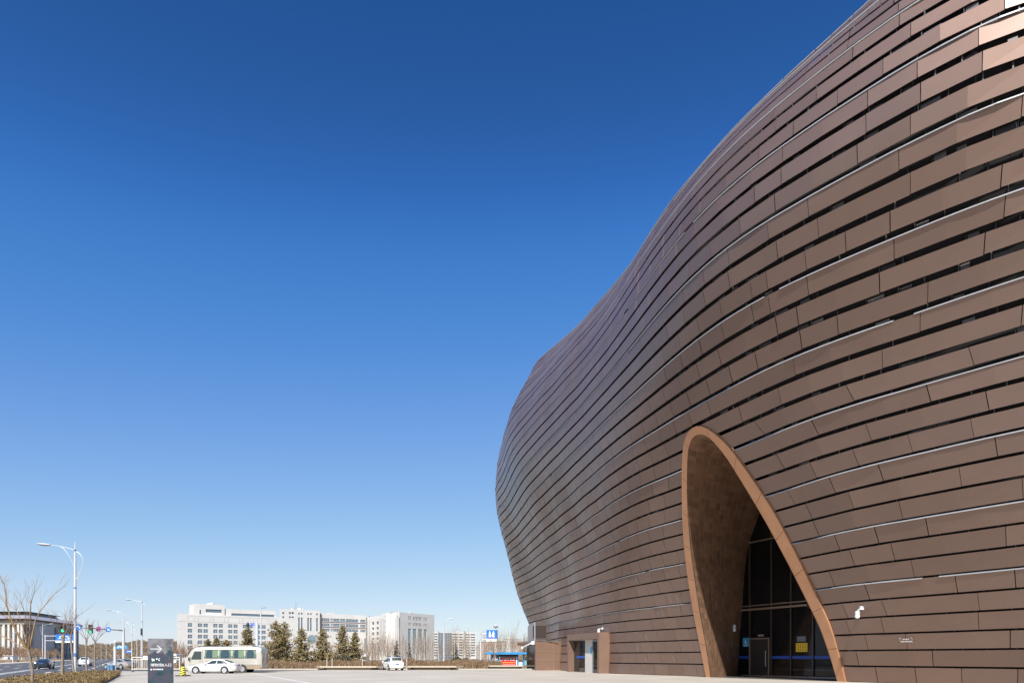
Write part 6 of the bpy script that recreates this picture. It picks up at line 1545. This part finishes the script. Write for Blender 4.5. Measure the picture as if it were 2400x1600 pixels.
flats('taller white apartment block with a roof frame above the bus shelter',1195,1218,1497.5,735,M['stone_pale'],6,9,True)
flats('orange apartment block touching the museum edge',1219,1252,1502.5,725,M['peach'],8,8)
flats('low white building behind the bus shelter roof',1158,1216,1519,500,M['stone_pale'],10,2)
flats('pale low block left of the figure sign',1116,1134,1512,900,M['stone_pale'],4,7)
# ---- monumental building at far left
Fa=Face(-120,420,60,420); Fb=Face(60,420,178,500); off=tuple(Fb.p)
t=thing('government_building','stone government hall with tall columns and a low grey and teal roof at far left','building',off)
ez=az(1462,420); fz=az(1453.5,420)
SP_=M['stone_pale']
ncol=16; pitch=Fa.L/ncol
cols=[(pitch*k+1.0,pitch*k+pitch-1.0) for k in range(ncol)]; rows=[(2+4.0*k,4.4+4.0*k) for k in range(5)]
m=MB(); Fa.skin(m,0,Fa.L-2.5,0,ez,cols,rows,.6); Fa.box(m,0,Fa.L-2.6,0,ez-.1,-30,-1.0); wl=m.build('front_wall',SP_,t,off)
windows(t,Fa,off,cols[7:],rows,M['win_dark'],.6,True,'window',1)
for k in range(4,ncol+1):
    m=MB(); a=pitch*k-.3 if k<ncol else Fa.L-1.2; Fa.box(m,a-.65,a+.65,0,ez,.3,1.9); m.build('column',SP_,t,off)
nb_=9; pb=Fb.L/nb_; cb_=[(pb*k+1.6,pb*k+pb-1.6) for k in range(nb_)]
m=MB(); Fb.skin(m,2.5,Fb.L,0,ez,cb_,rows,.6); Fb.box(m,2.7,Fb.L,0,ez-.1,-30,-1.0); m.build('side_wall',SP_,t,off)
windows(t,Fb,off,cb_,rows,M['win_dark'],.6,True,'window',1)
for k in range(1,nb_+1):
    m=MB(); Fb.box(m,pb*k-.7,pb*k+.7,0,ez,.3,1.6); m.build('column',SP_,t,off)
m=MB(); c=Fb.p; pl=[Fa.p+Fa.n*2.2,c+Fa.n*2.2+Fa.d*.8,c+Fb.n*2.2+Fb.d*1.2,Fb.p+Fb.d*(Fb.L+2)+Fb.n*2.2,Fb.p+Fb.d*(Fb.L+2)-Fb.n*40,Fa.p-Fa.n*60]
m.zprism([(q.x,q.y) for q in pl],ez,fz); m.build('entablature',SP_,t,off)
cen=Vector((ax(66,470),470,0))
def scaled(f,z,g=0): return [(cen.x+(q.x-cen.x)*f,cen.y+(q.y-cen.y)*f,z) for q in pl]
def tier(mb,f0,z0,f1,z1):
    a,b=scaled(f0,z0),scaled(f1,z1); n=len(a); mb.add(a+b,[tuple(range(n)),tuple(range(n,2*n))]+[(i,(i+1)%n,n+(i+1)%n,n+i) for i in range(n)])
m=MB(); tier(m,1.04,fz+.02,1.06,fz+1.0); m.build('eave',M['brown_line'],t,off)
m=MB(); tier(m,1.06,fz+1.02,.80,az(1443.5,440)); m.build('lower_roof',M['roof_grey'],t,off)
m=MB(); tier(m,.62,az(1443.6,440)-.2,.50,az(1440,470)); m.build('roof_lantern',SP_,t,off)
m=MB(); tier(m,.66,az(1440,470)+.02,.05,az(1433.5,470)); m.build('upper_roof',M['roof_teal'],t,off)
# kiosk across the road
x,y=px(6,1551); t=thing('kiosk','small white kiosk on the far pavement at the left edge','kiosk',(x,y+4,0))
m=MB(); m.cbox((0,0,1.5),(3.2,2.4,1.4),.1); m.cbox((0,0,.4),(2.6,2,.8)); m.build('body',M['white_metal'],t); m=MB(); m.box(-.3,.5,-1.25,-1.2,1.0,1.8); m.build('window',M['win_dark'],t); m=MB(); m.cbox((0,0,2.28),(3.8,3,.16),.04); m.build('roof',M['stone_pale'],t)
x,y=px(47,1548); t=thing('notice_board','slim dark green notice board across the road','notice board',(x,y,0))
m=MB(); m.cbox((0,0,1.6),(1.0,.3,2.6),.04); m.build('board',mat('board_green',(.07,.17,.17),.5),t); m=MB(); m.cbox((0,0,.15),(1.2,.5,.3)); m.build('foot',M['stone_pale'],t)
